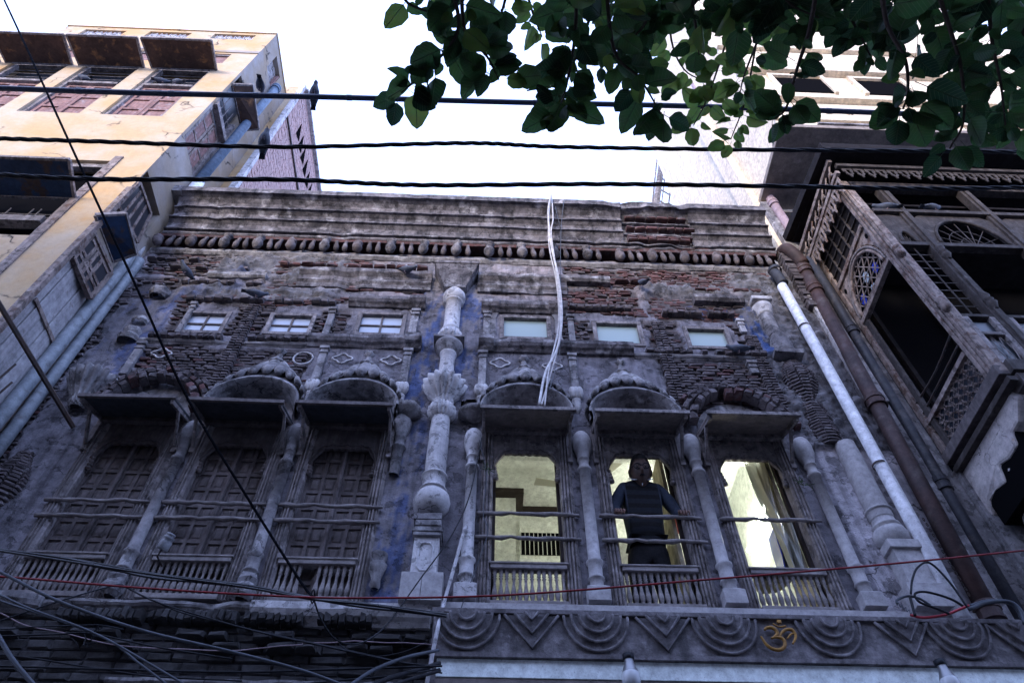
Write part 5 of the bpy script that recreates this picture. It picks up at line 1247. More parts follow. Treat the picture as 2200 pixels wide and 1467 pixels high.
S_ = [(waist-Vector((0, 0, .09)), (.140, .112)), (waist+Vector((0, 0, .03)), (.148, .12)), (chest, (.155, .12)), (neck-Vector((0, -.02, .07)), (.075, .07)), (shL, (.066, .066)), (elL, (.052, .052)), (wrL+Vector((0, .03, .01)), (.036, .034)), (wrL, (.032, .03)), (shR, (.066, .066)), (elR, (.052, .052)), (wrR+Vector((0, .03, .01)), (.036, .034)), (wrR, (.032, .03))]
skin_obj('sweater', S_, [(0, 1), (1, 2), (2, 3), (2, 4), (4, 5), (5, 6), (6, 7), (2, 8), (8, 9), (9, 10), (10, 11)], 1, 'sweater', man)
T_ = [(waist-Vector((0, 0, .05)), (.135, .10)), (pel, (.142, .115)), (Vector((PX-.09, .25, 5.93)), (.10, .10)), (Vector((PX-.11, .24, 5.60)), (.082, .082)), (Vector((PX-.11, .28, 5.30)), (.07, .07)), (Vector((PX+.09, .25, 5.93)), (.10, .10)), (Vector((PX+.12, .24, 5.60)), (.072, .072)), (Vector((PX+.13, .28, 5.30)), (.07, .07))]
skin_obj('trousers', T_, [(0, 1), (1, 2), (2, 3), (3, 4), (1, 5), (5, 6), (6, 7)], 1, 'trouser', man)
for x in (PX-.11, PX+.13): MB().lathe([(0, 0), (.05, .0), (.055, .04), (.04, .09), (0, .1)], (x, .22, FLZ-.16), 12).build('shoe', 'trouser', man, smooth=True)
# head: sculpted ellipsoid
def head_mesh():
    m = MB(); nu, nv = 32, 24
    for j in range(nv+1):
        v = pi*j/nv; z = cos(v)
        for i in range(nu):
            u = 2*pi*i/nu; x = sin(v)*cos(u); y = sin(v)*sin(u)
            X, Y, Z = x*.079, y*.098, z*.122
            if Z < 0: t = -Z/.122; X *= 1-.30*t*t; Y *= 1-.16*t
            front = max(0, -y)
            X *= 1+.05*exp(-((Z-.0)/.04)**2)
            a = exp(-(X/.014)**2)
            Y -= front*a*(.026*exp(-((Z+.024)/.016)**2)+.014*exp(-((Z-.0)/.022)**2))              # nose
            Y += front*.010*(exp(-((abs(X)-.033)/.016)**2))*exp(-((Z-.012)/.014)**2)                 # eye sockets
            Y -= front*.006*exp(-((Z-.032)/.010)**2)*(1 if abs(X) < .055 else 0)                      # brow
            Y -= front*exp(-(X/.024)**2)*(.007*exp(-((Z+.058)/.006)**2)+.008*exp(-((Z+.070)/.007)**2)-.004*exp(-((Z+.064)/.003)**2))   # lips
            Y -= front*exp(-(X/.022)**2)*.012*exp(-((Z+.100)/.016)**2)                                 # chin
            m.v.append((X, Y, Z))
    for j in range(nv):
        for i in range(nu): m.f.append((j*nu+i, j*nu+(i+1) % nu, (j+1)*nu+(i+1) % nu, (j+1)*nu+i))
    return m
HM = Matrix.Translation(hd) @ Matrix.Rotation(radians(-4), 4, 'Z') @ Matrix.Rotation(radians(20), 4, 'X') @ Matrix.Diagonal((1.26, 1.28, 1.6, 1))
def hput(m, name, mat, smooth=True):
    m.v = [tuple(HM @ Vector(p)) for p in m.v]; return m.build(name, mat, man, smooth=smooth)
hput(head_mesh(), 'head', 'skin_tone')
hair = head_mesh(); keep = []
hair.v = [(x*1.10, y*1.08+.004, min(z, .105)*1.05+.004+max(0, z-.105)*.4) for x, y, z in hair.v]
hair.f = [f for f in hair.f if (lambda c: c[2] > .062 or (c[1] > -.045 and c[2] > .03) or (c[1] > -.012 and c[2] > -.04) )(tuple(sum(hair.v[i][k] for i in f)/4 for k in range(3)))]
hput(hair.rough(.003, 40), 'hair', 'hair')
for s in (-1, 1):
    e = MB().lathe([(0, -.03), (.012, -.02), (.018, .01), (.012, .03), (0, .034)], (s*.083, .008, -.008), 10); e.v = [(x, y*1.0, z) for x, y, z in e.v]; hput(e, 'ear', 'skin_tone')
    hput(MB().tube([(s*.034+.025*cos(t*pi/8)*1.05, -.100, .010+.019*sin(t*pi/8)) for t in range(17)], .0038, 6, False), 'glasses_rim', 'cable_black')
    hput(MB().tube([(s*.060, -.098, .014), (s*.083, -.05, .014), (s*.085, .01, .008)], .002, 6), 'glasses_arm', 'cable_black')
    hput(MB().lathe([(0, -.009), (.008, -.005), (.010, 0), (.008, .005), (0, .009)], (s*.033, -.077, .010), 10), 'eye', 'hair')
hput(MB().tube([(-.010, -.103, .014), (0, -.106, .016), (.010, -.103, .014)], .0022, 6), 'glasses_bridge', 'cable_black')
hput(MB().tube([(-.022, -.092, -.052), (-.01, -.1, -.048), (0, -.102, -.050), (.01, -.1, -.048), (.022, -.092, -.052)], .005, 6), 'moustache', 'hair')
# shirt collar
nk = neck+Vector((0, -.035, -.02))
for s in (-1, 1):
    P = [nk+Vector((s*.06, .04, .045)), nk+Vector((s*.008, -.065, -.045)), nk+Vector((s*.075, -.085, -.075)), nk+Vector((s*.13, -.03, -.01)), ]
    MB().hexa([p for p in P]+[p+Vector((0, -.008, .008)) for p in P]).build('collar', 'shirt', man, bevel=.003)
MB().prism([(nk.x-.04, nk.z-.01), (nk.x+.04, nk.z-.01), (nk.x, nk.z-.12)], XZ(nk.y-.075), 0, .02).build('shirt_front', 'shirt', man)
MB().lathe([(.062, -.05), (.066, .02), (.058, .04)], neck+Vector((0, .0, -.03)), 16).build('collar_band', 'shirt', man, smooth=True)
# hands closed over the rail: palm and five unequal fingers each
for s, wr, hp in ((-1, wrL, LH_), (1, wrR, RH_)):
    hx = hp.x; pts = []; ed = []
    def V(x, y, z, r): pts.append((Vector((x, y, z)), r)); return len(pts)-1
    w0 = V(wr.x, wr.y, wr.z, (.023, .020)); p0 = V(hx, -.052, 6.288, (.034, .016)); ed.append((w0, p0))
    p1 = V(hx, -.085, 6.276, (.038, .014)); ed.append((p0, p1))
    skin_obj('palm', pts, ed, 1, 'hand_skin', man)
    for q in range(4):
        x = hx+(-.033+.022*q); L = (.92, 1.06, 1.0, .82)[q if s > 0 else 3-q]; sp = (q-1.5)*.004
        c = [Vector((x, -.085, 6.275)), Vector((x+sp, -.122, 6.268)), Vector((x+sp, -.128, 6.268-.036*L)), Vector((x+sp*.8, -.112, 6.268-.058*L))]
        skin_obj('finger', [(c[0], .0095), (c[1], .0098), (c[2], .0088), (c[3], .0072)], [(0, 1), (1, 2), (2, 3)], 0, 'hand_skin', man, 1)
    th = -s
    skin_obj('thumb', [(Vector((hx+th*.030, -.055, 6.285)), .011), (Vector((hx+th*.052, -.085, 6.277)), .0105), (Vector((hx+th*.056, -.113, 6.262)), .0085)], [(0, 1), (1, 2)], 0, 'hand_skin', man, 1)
# ================================================================ tree whose leafy branches hang in from above
def leafmat(name, c1, c2, tr):
    m = bpy.data.materials.new(name); m.use_nodes = True; n = m.node_tree.nodes; l = m.node_tree.links
    b = n['Principled BSDF']; oi = n.new('ShaderNodeObjectInfo'); g = n.new('ShaderNodeNewGeometry'); ad = n.new('ShaderNodeMath'); ad.operation = 'ADD'
    l.new(oi.outputs['Random'], ad.inputs[0]); l.new(g.outputs['Random Per Island'], ad.inputs[1]); fr = n.new('ShaderNodeMath'); fr.operation = 'FRACT'; l.new(ad.outputs[0], fr.inputs[0])
    tc = n.new('ShaderNodeTexCoord'); nz = n.new('ShaderNodeTexNoise'); nz.inputs['Scale'].default_value = 30; l.new(g.outputs['Position'], nz.inputs['Vector'])
    mx = n.new('ShaderNodeMix'); mx.data_type = 'RGBA'; l.new(fr.outputs[0], mx.inputs[0]); mx.inputs[6].default_value = (*c1, 1); mx.inputs[7].default_value = (*c2, 1)
    at = n.new('ShaderNodeAttribute'); at.attribute_name = 'lf'; sp = n.new('ShaderNodeSeparateXYZ'); l.new(at.outputs['Vector'], sp.inputs[0])
    def mm(op, a, v=None):
        t = n.new('ShaderNodeMath'); t.operation = op
        for k_, w in ((0, a), (1, v)):
            if w is None: continue
            if isinstance(w, (int, float)): t.inputs[k_].default_value = w
            else: l.new(w, t.inputs[k_])
        return t.outputs[0]
    ax_ = mm('ABSOLUTE', sp.outputs[0]); ph = mm('MULTIPLY', mm('SUBTRACT', sp.outputs[1], mm('MULTIPLY', ax_, .75)), 9.0)
    side = mm('LESS_THAN', mm('ABSOLUTE', mm('SUBTRACT', mm('FRACT', ph), .5)), .055); mid = mm('LESS_THAN', ax_, .012)
    vein = mm('MAXIMUM', side, mid); mxv = n.new('ShaderNodeMix'); mxv.data_type = 'RGBA'; l.new(mm('MULTIPLY', vein, .55), mxv.inputs[0]); l.new(mx.outputs[2], mxv.inputs[6]); mxv.inputs[7].default_value = (.16, .22, .12, 1); mx = mxv
    m2 = n.new('ShaderNodeMix'); m2.data_type = 'RGBA'; m2.blend_type = 'MULTIPLY'; m2.inputs[0].default_value = .5; l.new(mx.outputs[2], m2.inputs[6]); l.new(nz.outputs['Color'], m2.inputs[7])
    l.new(m2.outputs[2], b.inputs['Base Color']); b.inputs['Roughness'].default_value = .5; b.inputs['Specular IOR Level'].default_value = .35
    t = n.new('ShaderNodeBsdfTranslucent'); l.new(m2.outputs[2], t.inputs['Color']); ms = n.new('ShaderNodeMixShader'); ms.inputs[0].default_value = tr
    l.new(b.outputs[0], ms.inputs[1]); l.new(t.outputs[0], ms.inputs[2]); l.new(ms.outputs[0], n['Material Output'].inputs['Surface']); MATS[name] = m
leafmat('leaf', (.016, .05, .026), (.075, .17, .05), .5)  # leaf green darkened in colour for shade under the crown
leafmat('leaf_light', (.11, .21, .05), (.20, .30, .07), .55)  # paler copy of the leaf colour for leaves lit from behind
mk('bark', (.10, .075, .06), (.06, .045, .038), None, 12, .9, .5, 60)
def setlf(me, m):
    at = me.attributes.new('lf', 'FLOAT_VECTOR', 'POINT'); at.data.foreach_set('vector', [q for c in m.lv for q in c]); return me
def leaf_mesh(m, M, seed, wd=.36):
    if not hasattr(m, 'lv'): m.lv = []
    random.seed(seed); o = len(m.v); n = 9; bend = random.uniform(-.25, .1); fold = random.uniform(.05, .22); tw = random.uniform(-.3, .3); tip = random.uniform(.0, .05)
    for i in range(n+1):
        t = i/n; w = wd*(sin(pi*min(1, t**.72))**.62)*(1-.12*t) if 0 < t < 1 else 0.0
        w *= 1+.05*sin(t*19+seed)
        for k in (-1, -.5, 0, .5, 1):
            x = k*w; z = bend*t*t+fold*abs(k)*w*2+.02*sin(6*t+k*3+seed)+tw*x*t
            m.v.append(tuple(M @ Vector((x, t, z)))); m.lv.append((x, t, 0))
    for i in range(n):
        for k in range(4): a = o+i*5+k; m.f.append((a, a+1, a+6, a+5))
    # midrib and stalk
    for p, q, r in (((0, -.30, .03), (0, .0, 0), .011), ((0, 0, -.006), (0, .9, bend*.8-.01), .009)):
        b = len(m.v)
        for pt in (p, q):
            for dx, dz in ((-r, 0), (r, 0), (0, -r*1.6)): m.v.append(tuple(M @ Vector((pt[0]+dx, pt[1], pt[2]+dz)))); m.lv.append((0, .5, 0))
        m.f += [(b, b+3, b+5, b+2), (b+1, b+2, b+5, b+4), (b, b+1, b+4, b+3)]
LV = {k: [] for k in ('leaf', 'leaf_light')}
for k in LV:
    for s in range(7):
        m = MB(); leaf_mesh(m, Matrix(), s*13+1, random.choice((.33, .37, .4)) if s else .36); LV[k].append(setlf(m.mesh('leaf', k, True), m))
TR = thing('leafy_tree', 'broad leaved tree whose dark green leaves hang into the top right of the view', 'tree', loc=(3.4, -6.6, 0))
trunk = spline([(3.4, -6.7, 0), (3.3, -6.6, 2.2), (3.0, -6.3, 4.4), (2.6, -5.8, 6.3), (2.3, -5.5, 7.8)], 6)
MB().tube(trunk, .16, 12, rf=lambda t: .17-.09*t).rough(.02, 5).build('trunk', 'bark', TR, smooth=True)
# hanging twigs: list of (pixel polyline, distance from the camera start/end, leaf length, share of backlit leaves)
random.seed(77); TW = []
def twig(pts, d0, d1, size, n, light=0, spread=1.0): TW.append((pts, d0, d1, size*.9, int(n*1.3), light, spread))
twig([(960, -60), (985, 60), (930, 140), (862, 200)], 2.60, 2.60, 0.105, 25)
twig([(990, -40), (1000, 70), (1045, 120), (1072, 172)], 2.70, 2.60, 0.1, 20)
twig([(880, -60), (870, 0), (930, 30), (1000, 60)], 2.80, 2.90, 0.105, 14)
twig([(1240, -60), (1235, 80), (1215, 190), (1195, 250)], 2.70, 2.60, 0.105, 32)
twig([(1300, -60), (1260, 60), (1235, 130), (1200, 210)], 3.00, 2.80, 0.1, 20)
twig([(1300, -50), (1320, 110), (1375, 170), (1420, 245)], 2.70, 2.60, 0.11, 20)
twig([(1120, -60), (1145, 30), (1165, 80)], 3.60, 3.60, 0.1, 14, .6)
twig([(1330, -60), (1345, 60), (1330, 140)], 3.20, 3.10, 0.11, 16)
twig([(1400, -70), (1390, 40), (1350, 90), (1290, 150)], 3.00, 3.00, 0.11, 20)
twig([(1480, -50), (1495, 60), (1502, 120)], 2.90, 2.90, 0.09, 13)
twig([(1450, -60), (1440, 70), (1470, 150), (1530, 180)], 4.20, 4.10, 0.11, 16, 1)
twig([(1600, -60), (1560, 90), (1520, 210), (1490, 270)], 4.20, 4.00, 0.11, 24, 1)
twig([(1650, -60), (1620, 120), (1600, 220), (1570, 300)], 4.30, 4.10, 0.11, 30, 1)
twig([(1700, -60), (1640, 60), (1600, 160), (1590, 200)], 3.60, 3.60, 0.11, 22, .7)
twig([(1760, -60), (1740, 60), (1712, 150), (1690, 230), (1665, 255)], 2.45, 2.40, 0.095, 21, 0)
twig([(1890, -60), (1905, 50), (1945, 130), (1950, 200), (1940, 235)], 2.30, 2.25, 0.11, 22, 0)
twig([(1800, -60), (1820, 20), (1850, 80), (1870, 120)], 2.95, 2.85, 0.11, 20, 0)
twig([(2000, -60), (2040, 60), (2065, 150), (2070, 260), (2040, 320)], 2.55, 2.55, 0.105, 30, 0)
twig([(2120, -60), (2130, 80), (2150, 180), (2160, 270)], 2.75, 2.75, 0.11, 30, 0)
twig([(2210, -20), (2190, 120), (2180, 220), (2190, 300)], 2.95, 2.95, 0.11, 25, 0)
twig([(1540, -70), (1480, 20), (1420, 10)], 3.00, 3.00, 0.11, 20)
twig([(1100, -70), (1080, 20), (1060, 55)], 3.10, 3.00, 0.1, 14)
twig([(2060, -80), (1980, 0), (1900, 30)], 2.95, 2.85, 0.12, 22)
twig([(1700, -80), (1690, 0), (1760, 40)], 2.75, 2.75, 0.12, 17)
twig([(1610, -80), (1630, 0), (1580, 50)], 2.80, 2.80, 0.11, 18)
LF = []
for ti, (pts, d0, d1, size, n, light, spread) in enumerate(TW):
    P = spline([atD(x, y, d0+(d1-d0)*i/(len(pts)-1)) for i, (x, y) in enumerate(pts)], 6)
    br = MB().tube(P, .006, 6, rf=lambda t: .0075-.005*t).build('twig', 'bark', TR, smooth=True)
    for q in range(n):
        t = .08+.92*(q/(n-1))**.8; i = min(int(t*(len(P)-1)), len(P)-2); b = P[i].lerp(P[i+1], t*(len(P)-1)-i)
        d = (P[i+1]-P[i]).normalized(); view = (b-CAM).normalized()
        side = d.cross(view).normalized()*(1 if q % 2 else -1)
        L = size*(.85 if pts[0][0] > 1700 else 1.0)*random.choice((.5, .65, .85, 1.0, 1.2))*random.uniform(.92, 1.08)
        if ti > 5 and random.random() < .14: continue
        ax = (side*random.uniform(.3, 1.2)*(.25 if q > n-3 else 1)+d*random.uniform(-.1, 1.0)+Vector((random.gauss(0, .25), random.gauss(0, .25), random.gauss(-.15, .3)))).normalized()
        nrm = (view*1.0+Vector((random.gauss(0, .42), random.gauss(0, .42), random.gauss(0, .3)))); nrm = (nrm-ax*nrm.dot(ax)).normalized(); xa = ax.cross(nrm)
        s = b+ax*L*.30+Vector((random.gauss(0, .012), random.gauss(0, .012), random.gauss(0, .012)))
        M = Matrix(((xa.x, ax.x, nrm.x, s.x), (xa.y, ax.y, nrm.y, s.y), (xa.z, ax.z, nrm.z, s.z), (0, 0, 0, 1))) @ Matrix.Diagonal((L*random.uniform(.9, 1.1), L, L, 1))
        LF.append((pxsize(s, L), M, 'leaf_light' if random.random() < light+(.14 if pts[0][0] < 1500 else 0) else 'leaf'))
# the denser crown behind the hanging twigs
for q in range(300):
    px = random.choice((random.gauss(1230, 70), random.gauss(1420, 90), random.gauss(1640, 90), random.gauss(1850, 130), random.gauss(2080, 90)))
    py = random.uniform(-160, 62)-max(0, (px-1500)*0)+(random.uniform(0, 55) if px > 1550 else 0)
    if px < 1150 or px > 2260: continue
    s = atD(px, py, random.uniform(2.5, 4.4)); L = random.uniform(.09, .12)
    ax = Vector((random.gauss(0, 1), random.gauss(0, 1), random.gauss(-.6, .5))).normalized(); view = (s-CAM).normalized()
    nrm = view+Vector((random.gauss(0, .5), random.gauss(0, .5), random.gauss(0, .4))); nrm = (nrm-ax*nrm.dot(ax)).normalized(); xa = ax.cross(nrm)
    M = Matrix(((xa.x, ax.x, nrm.x, s.x), (xa.y, ax.y, nrm.y, s.y), (xa.z, ax.z, nrm.z, s.z), (0, 0, 0, 1))) @ Matrix.Diagonal((L, L, L, 1))
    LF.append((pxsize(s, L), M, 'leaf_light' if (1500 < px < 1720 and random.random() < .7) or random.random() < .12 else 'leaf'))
def seen(M):
    v = M.translation-CAM; k = v.dot(_f); x = 1100+FPX*v.dot(_r)/k; y = 733-FPX*v.dot(_u)/k
    return -60 < x < 2260 and -60 < y
LF.sort(key=lambda a: -a[0]*(1 if seen(a[1]) else .01))
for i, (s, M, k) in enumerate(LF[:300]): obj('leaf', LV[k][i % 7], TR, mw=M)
# boughs outside the frame that carry the twigs, with the rest of the crown
for a, b in (((2.6, -5.8, 6.3), tuple(atD(1500, -250, 3.2))), ((3.0, -6.3, 4.4), tuple(atD(2050, -200, 2.4))), ((2.3, -5.5, 7.8), tuple(atD(1000, -250, 3.2))), ((2.6, -5.8, 6.3), tuple(atD(1750, -250, 3.0)))):
    mid = (Vector(a)+Vector(b))/2+Vector((0, 0, .4)); MB().tube(spline([a, mid, b], 8), .04, 8, rf=lambda t: .06-.045*t).rough(.008, 8).build('bough', 'bark', TR, smooth=True)
for k in ('leaf', 'leaf_light'):
    m = MB()
    for i, (s, M, kk) in enumerate(LF[300:]):
        if kk == k: leaf_mesh(m, M, i % 9)
    if k == 'leaf':
        random.seed(99)
        for q in range(900):
            c = Vector((random.gauss(1.9, 1.3), random.gauss(-5.7, .7), random.gauss(6.6, 1.0)))
            v = c-CAM; kk_ = v.dot(_f)
            if kk_ > 0 and 733-FPX*v.dot(_u)/kk_ > -120: continue
            L = .12; M = Matrix.Translation(c) @ Matrix.Rotation(random.uniform(0, 6.3), 4, 'Z') @ Matrix.Rotation(random.uniform(-1, 1), 4, 'X') @ Matrix.Rotation(random.uniform(-1, 1), 4, 'Y') @ Matrix.Diagonal((L, L, L, 1))
            leaf_mesh(m, M, q % 9)
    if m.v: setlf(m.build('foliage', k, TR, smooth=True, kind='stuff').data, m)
# ================================================================ cables
def cable(label, pts, r, mat='cable_black', cat='cable', name='cable', group=None, n=8, wob=0.0):
    P = spline([atY(x, y, Y) for x, y, Y in pts], n)
    if wob: P = [p+Vector((0, noise.noise(p*2)*wob, noise.noise(p*3+Vector((5, 5, 5)))*wob)) for p in P]
    return MB().tube(P, r, 8).build(name, mat, None, smooth=True, label=label, cat=cat, group=group)
def twisted(label, pts, r, turns, k=3, mat='cable_black'):
    P = spline([atY(x, y, Y) for x, y, Y in pts], 40); n = len(P)
    t = thing('twisted_cable', label, 'cable', 'twisted cables strung across the lane', loc=tuple(P[0]))
    for s in range(k):
        Q = []
        for i, p in enumerate(P):
            a = 2*pi*(turns*i/n+s/k)+.5*sin(i*.11); Q.append(p+Vector((0, cos(a)*r*1.05, sin(a)*r*1.05)))
        MB().tube(Q, r, 7).build('strand', mat, t, smooth=True)
    return t
YC = -3.0
t = thing('conduit_pipe', 'thick dark conduit strung straight across the lane, highest of the overhead lines', 'pipe', loc=tuple(atY(1100, 216, YC)))
CP = spline([atY(x, y, YC) for x, y in ((-60, 188), (300, 200), (700, 209), (1100, 220), (1500, 229), (1900, 243), (2260, 258))], 12)
MB().tube(CP, .0285, 14).build('tube', 'pvc_blue', t, smooth=True)
t.children[0].data.materials[0] = mk('conduit', (.05, .07, .12), (.04, .055, .10), None, 5, .4, .08, 20)
for px in (190, 395, 570, 762, 940, 1150, 1345, 1585, 1755):
    f = (px+60)/2320*(len(CP)-1); i = min(int(f), len(CP)-2); q = CP[i].lerp(CP[i+1], f-i); u = (CP[i+1]-CP[i]).normalized()
    MB().lathe([(.0287, -.03), (.0315, -.026), (.0315, .026), (.0287, .03)], q, 14, ax=u).build('joint', 'conduit', t)
twisted('twisted black cable across the lane, middle one of the three overhead lines', [(-60, 296, YC), (200, 304, YC), (600, 316, YC), (1000, 308, YC), (1200, 316, YC), (1600, 322, YC), (2000, 325, YC), (2260, 328, YC)], .0105, 17)
twisted('twisted black cable across the lane, lowest of the three overhead lines', [(-60, 372, YC), (200, 385, YC), (600, 386, YC), (900, 398, YC), (1300, 396, YC), (1700, 401, YC), (2000, 406, YC), (2260, 402, YC)], .0105, 16)
cable('long thin black wire slanting from the top left corner down to the cable bundle', [(-10, -40, -3.6), (60, 110, -3.4), (160, 330, -3.0), (290, 610, -2.4), (400, 850, -1.8), (520, 1050, -1.3), (640, 1240, -1.0), (673, 1283, -1.0)], .010, 'wire_matt')
cable('black wire loop hanging below the tie of the cable bundle', [(673, 1283, -1.0), (690, 1330, -.9), (720, 1372, -.8), (760, 1383, -.6), (800, 1368, -.5), (840, 1330, -.4), (905, 1240, -.35), (970, 1150, -.3), (1010, 1060, -.28), (1035, 940, -.3)], .006)
MATS['cable_black'] = MATS['cable_black']
mk('cable_gloss', (.014, .016, .022), (.01, .01, .014), None, 8, .35, .1, 30, spec=.6)
bt = thing('cable_bundle', 'bundle of glossy black cables running from the left edge to the corner of the porch', 'cable', loc=tuple(atY(400, 1235, -1)))
for k, (d0, d1) in enumerate(((0, 0), (3, 4), (6, 7), (1, 9), (6, 2))):
    P = spline([atY(x, y+d, -1.0-.03*k) for x, y, d in ((-60, 1172, d0*.3), (150, 1200, d0), (330, 1232, d1), (520, 1255, d0*.8), (673, 1281, 2+k), (800, 1298, d1*.9), (960, 1318, d0))], 10)
    MB().tube(P, .0085, 7).build('cable', 'cable_gloss', bt, smooth=True)
q = atY(673, 1284, -1.06); MB().tube([(q.x+.012*cos(a*.8), q.y-.02+.03*sin(a*.8), q.z+.035*cos(a*.8+1.5)-.0) for a in range(16)], .006, 6).build('tie', 'cable_black', bt, smooth=True)
cable('red wire strung across the lower picture from the left edge past the railings', [(-60, 1235, -1.15), (30, 1240, -1.15), (300, 1262, -1.15), (600, 1280, -1.15), (800, 1284, -1.15), (1100, 1277, -1.15), (1500, 1246, -1.15), (1900, 1212, -1.15), (2260, 1176, -1.15)], .0075, 'cable_red')
G = 'grey service cables at the lower left'
cable('thick grey cable sweeping down from the left edge under the red wire', [(-60, 1205, -1.6), (0, 1228, -1.6), (120, 1288, -1.6), (300, 1352, -1.6), (500, 1400, -1.6), (650, 1440, -1.6), (760, 1480, -1.6)], .010, 'cable_grey', group=G)
cable('pair cable crossing from the left edge below the thick grey one, upper of the two', [(-60, 1262, -1.3), (0, 1278, -1.3), (60, 1305, -1.3), (200, 1358, -1.3), (330, 1430, -1.3), (430, 1490, -1.3)], .007, 'cable_grey', group=G)
cable('pair cable crossing from the left edge below the thick grey one, lower of the two', [(-60, 1270, -1.2), (0, 1290, -1.2), (120, 1330, -1.2), (230, 1372, -1.2), (300, 1425, -1.2), (400, 1500, -1.2)], .007, 'cable_grey', group=G)
cable('pale blue-grey cable curving steeply out of the lower left corner', [(-40, 1300, -2.0), (0, 1372, -2.0), (30, 1420, -2.0), (80, 1480, -2.0)], .012, 'cable_grey', group=G)
cable('thin dark wire rising from the left edge to the pillar foot', [(-60, 1350, -.9), (0, 1333, -.9), (130, 1290, -.8), (240, 1258, -.6), (262, 1256, -.5)], .006)
cable('dark double wire falling from the pillar foot to the ragged ledge', [(262, 1256, -.5), (330, 1290, -.5), (430, 1322, -.5), (560, 1358, -.5), (700, 1388, -.5), (860, 1422, -.5), (950, 1430, -.5)], .007)
cable('dark wire close under the double wire', [(330, 1290, -.45), (400, 1318, -.45), (540, 1352, -.45), (660, 1378, -.45), (800, 1408, -.45), (950, 1445, -.45)], .006)
cable('thin black wire drooping along the block wall, uppermost at the left edge', [(-60, 1348, -.6), (0, 1347, -.6), (150, 1343, -.6), (210, 1342, -.6), (265, 1352, -.5)], .005, wob=.02)
cable('black wire along the block wall meeting the wire knot', [(-60, 1370, -.7), (0, 1366, -.7), (120, 1362, -.7), (195, 1360, -.7), (330, 1388, -.7), (500, 1415, -.7)], .006)
cable('straight black wire low across the block wall', [(-60, 1430, -.8), (0, 1430, -.8), (200, 1436, -.8), (500, 1443, -.8), (700, 1438, -.8), (950, 1430, -.8)], .0075)
cable('slack dark wire sagging under the straight one', [(-60, 1400, -.7), (60, 1412, -.7), (200, 1434, -.7), (330, 1452, -.7), (520, 1462, -.7)], .006)
cable('thin twisted pinkish wire along the block wall to the ragged ledge', [(-60, 1305, -.5), (0, 1315, -.5), (60, 1340, -.5), (130, 1358, -.5), (240, 1385, -.5), (330, 1392, -.5), (480, 1398, -.5), (560, 1390, -.4), (640, 1386, -.4), (680, 1378, -.4), (940, 1383, -.4)], .0045, 'cable_white', wob=.03).data.materials[0] = MATS['pipe_pink']
cable('thick grey cable rising from the bottom edge to the porch corner', [(740, 1480, -1.2), (800, 1440, -1.0), (870, 1412, -.8), (942, 1396, -.6)], .012, 'cable_grey')
cable('black cable rising to the porch corner under the thick grey one', [(780, 1480, -1.1), (840, 1455, -.9), (900, 1438, -.7), (945, 1424, -.6)], .016, 'cable_black')
cable('second black cable just below, ending at the porch corner', [(800, 1490, -1.0), (870, 1462, -.9), (945, 1440, -.6)], .012, 'cable_black')
cable('thin black wire hung low beside the porch corner', [(640, 1470, -.9), (720, 1462, -.9), (850, 1450, -.8), (945, 1436, -.6)], .007, 'cable_black')
cable('dark wire sagging between the knot and the porch', [(718, 1372, -.4), (745, 1395, -.4), (790, 1410, -.4), (860, 1402, -.4), (915, 1380, -.38)], .005)
cable('whitish conduit slanting down the pillar beside the porch corner', [(1000, 1130, -.12), (975, 1220, -.15), (955, 1290, -.2), (938, 1360, -.42), (915, 1480, -.42)], .016, 'cable_white').data.materials[0] = MATS['plaster_pale']
cable('thin grey wire hanging down the left post of the fourth window', [(1030, 945, -.12), (1045, 1020, -.12), (1038, 1100, -.12), (1048, 1140, -.12), (1030, 1200, -.12), (985, 1320, -.12)], .004, 'cable_grey')
# white cables hanging over the parapet
wc = thing('white_cables', 'pale cables hanging over the parapet down to the fourth window shade', 'cable', loc=tuple(atY(1185, 420, -.46)))
for k, pts in enumerate(([(1184, 418, -.5), (1178, 455, -.48), (1183, 520, -.36), (1200, 600, -.25), (1207, 680, -.22), (1198, 745, -.22), (1172, 800, -.3), (1158, 870, -.45)],
                         [(1185, 420, -.44), (1188, 470, -.44), (1184, 500, -.4), (1192, 560, -.3), (1202, 640, -.24), (1203, 720, -.22), (1195, 760, -.22), (1178, 820, -.3), (1163, 870, -.45)],
                         [(1183, 425, -.42), (1179, 470, -.42), (1180, 530, -.34), (1196, 610, -.2), (1200, 700, -.2), (1180, 790, -.28), (1170, 872, -.45)])):
    MB().tube(spline([atY(*p) for p in pts], 10), .015 if k == 0 else .010, 8).build('cable', 'cable_white', wc, smooth=True)
MB().tube(spline([atY(*p) for p in [(1211, 432, -.42), (1205, 500, -.35), (1204, 600, -.2), (1203, 740, -.2), (1196, 780, -.25), (1180, 840, -.4)]], 8), .005, 6).build('thin_wire', 'cable_grey', wc, smooth=True)
MB().tube([atY(1193, 445, -.42), atY(1204, 492, -.36)], .005, 6).build('thin_wire', 'cable_grey', wc, smooth=True)
for p in wc.children:
    if p.name.startswith('cable'): p.data.name = 'cable'
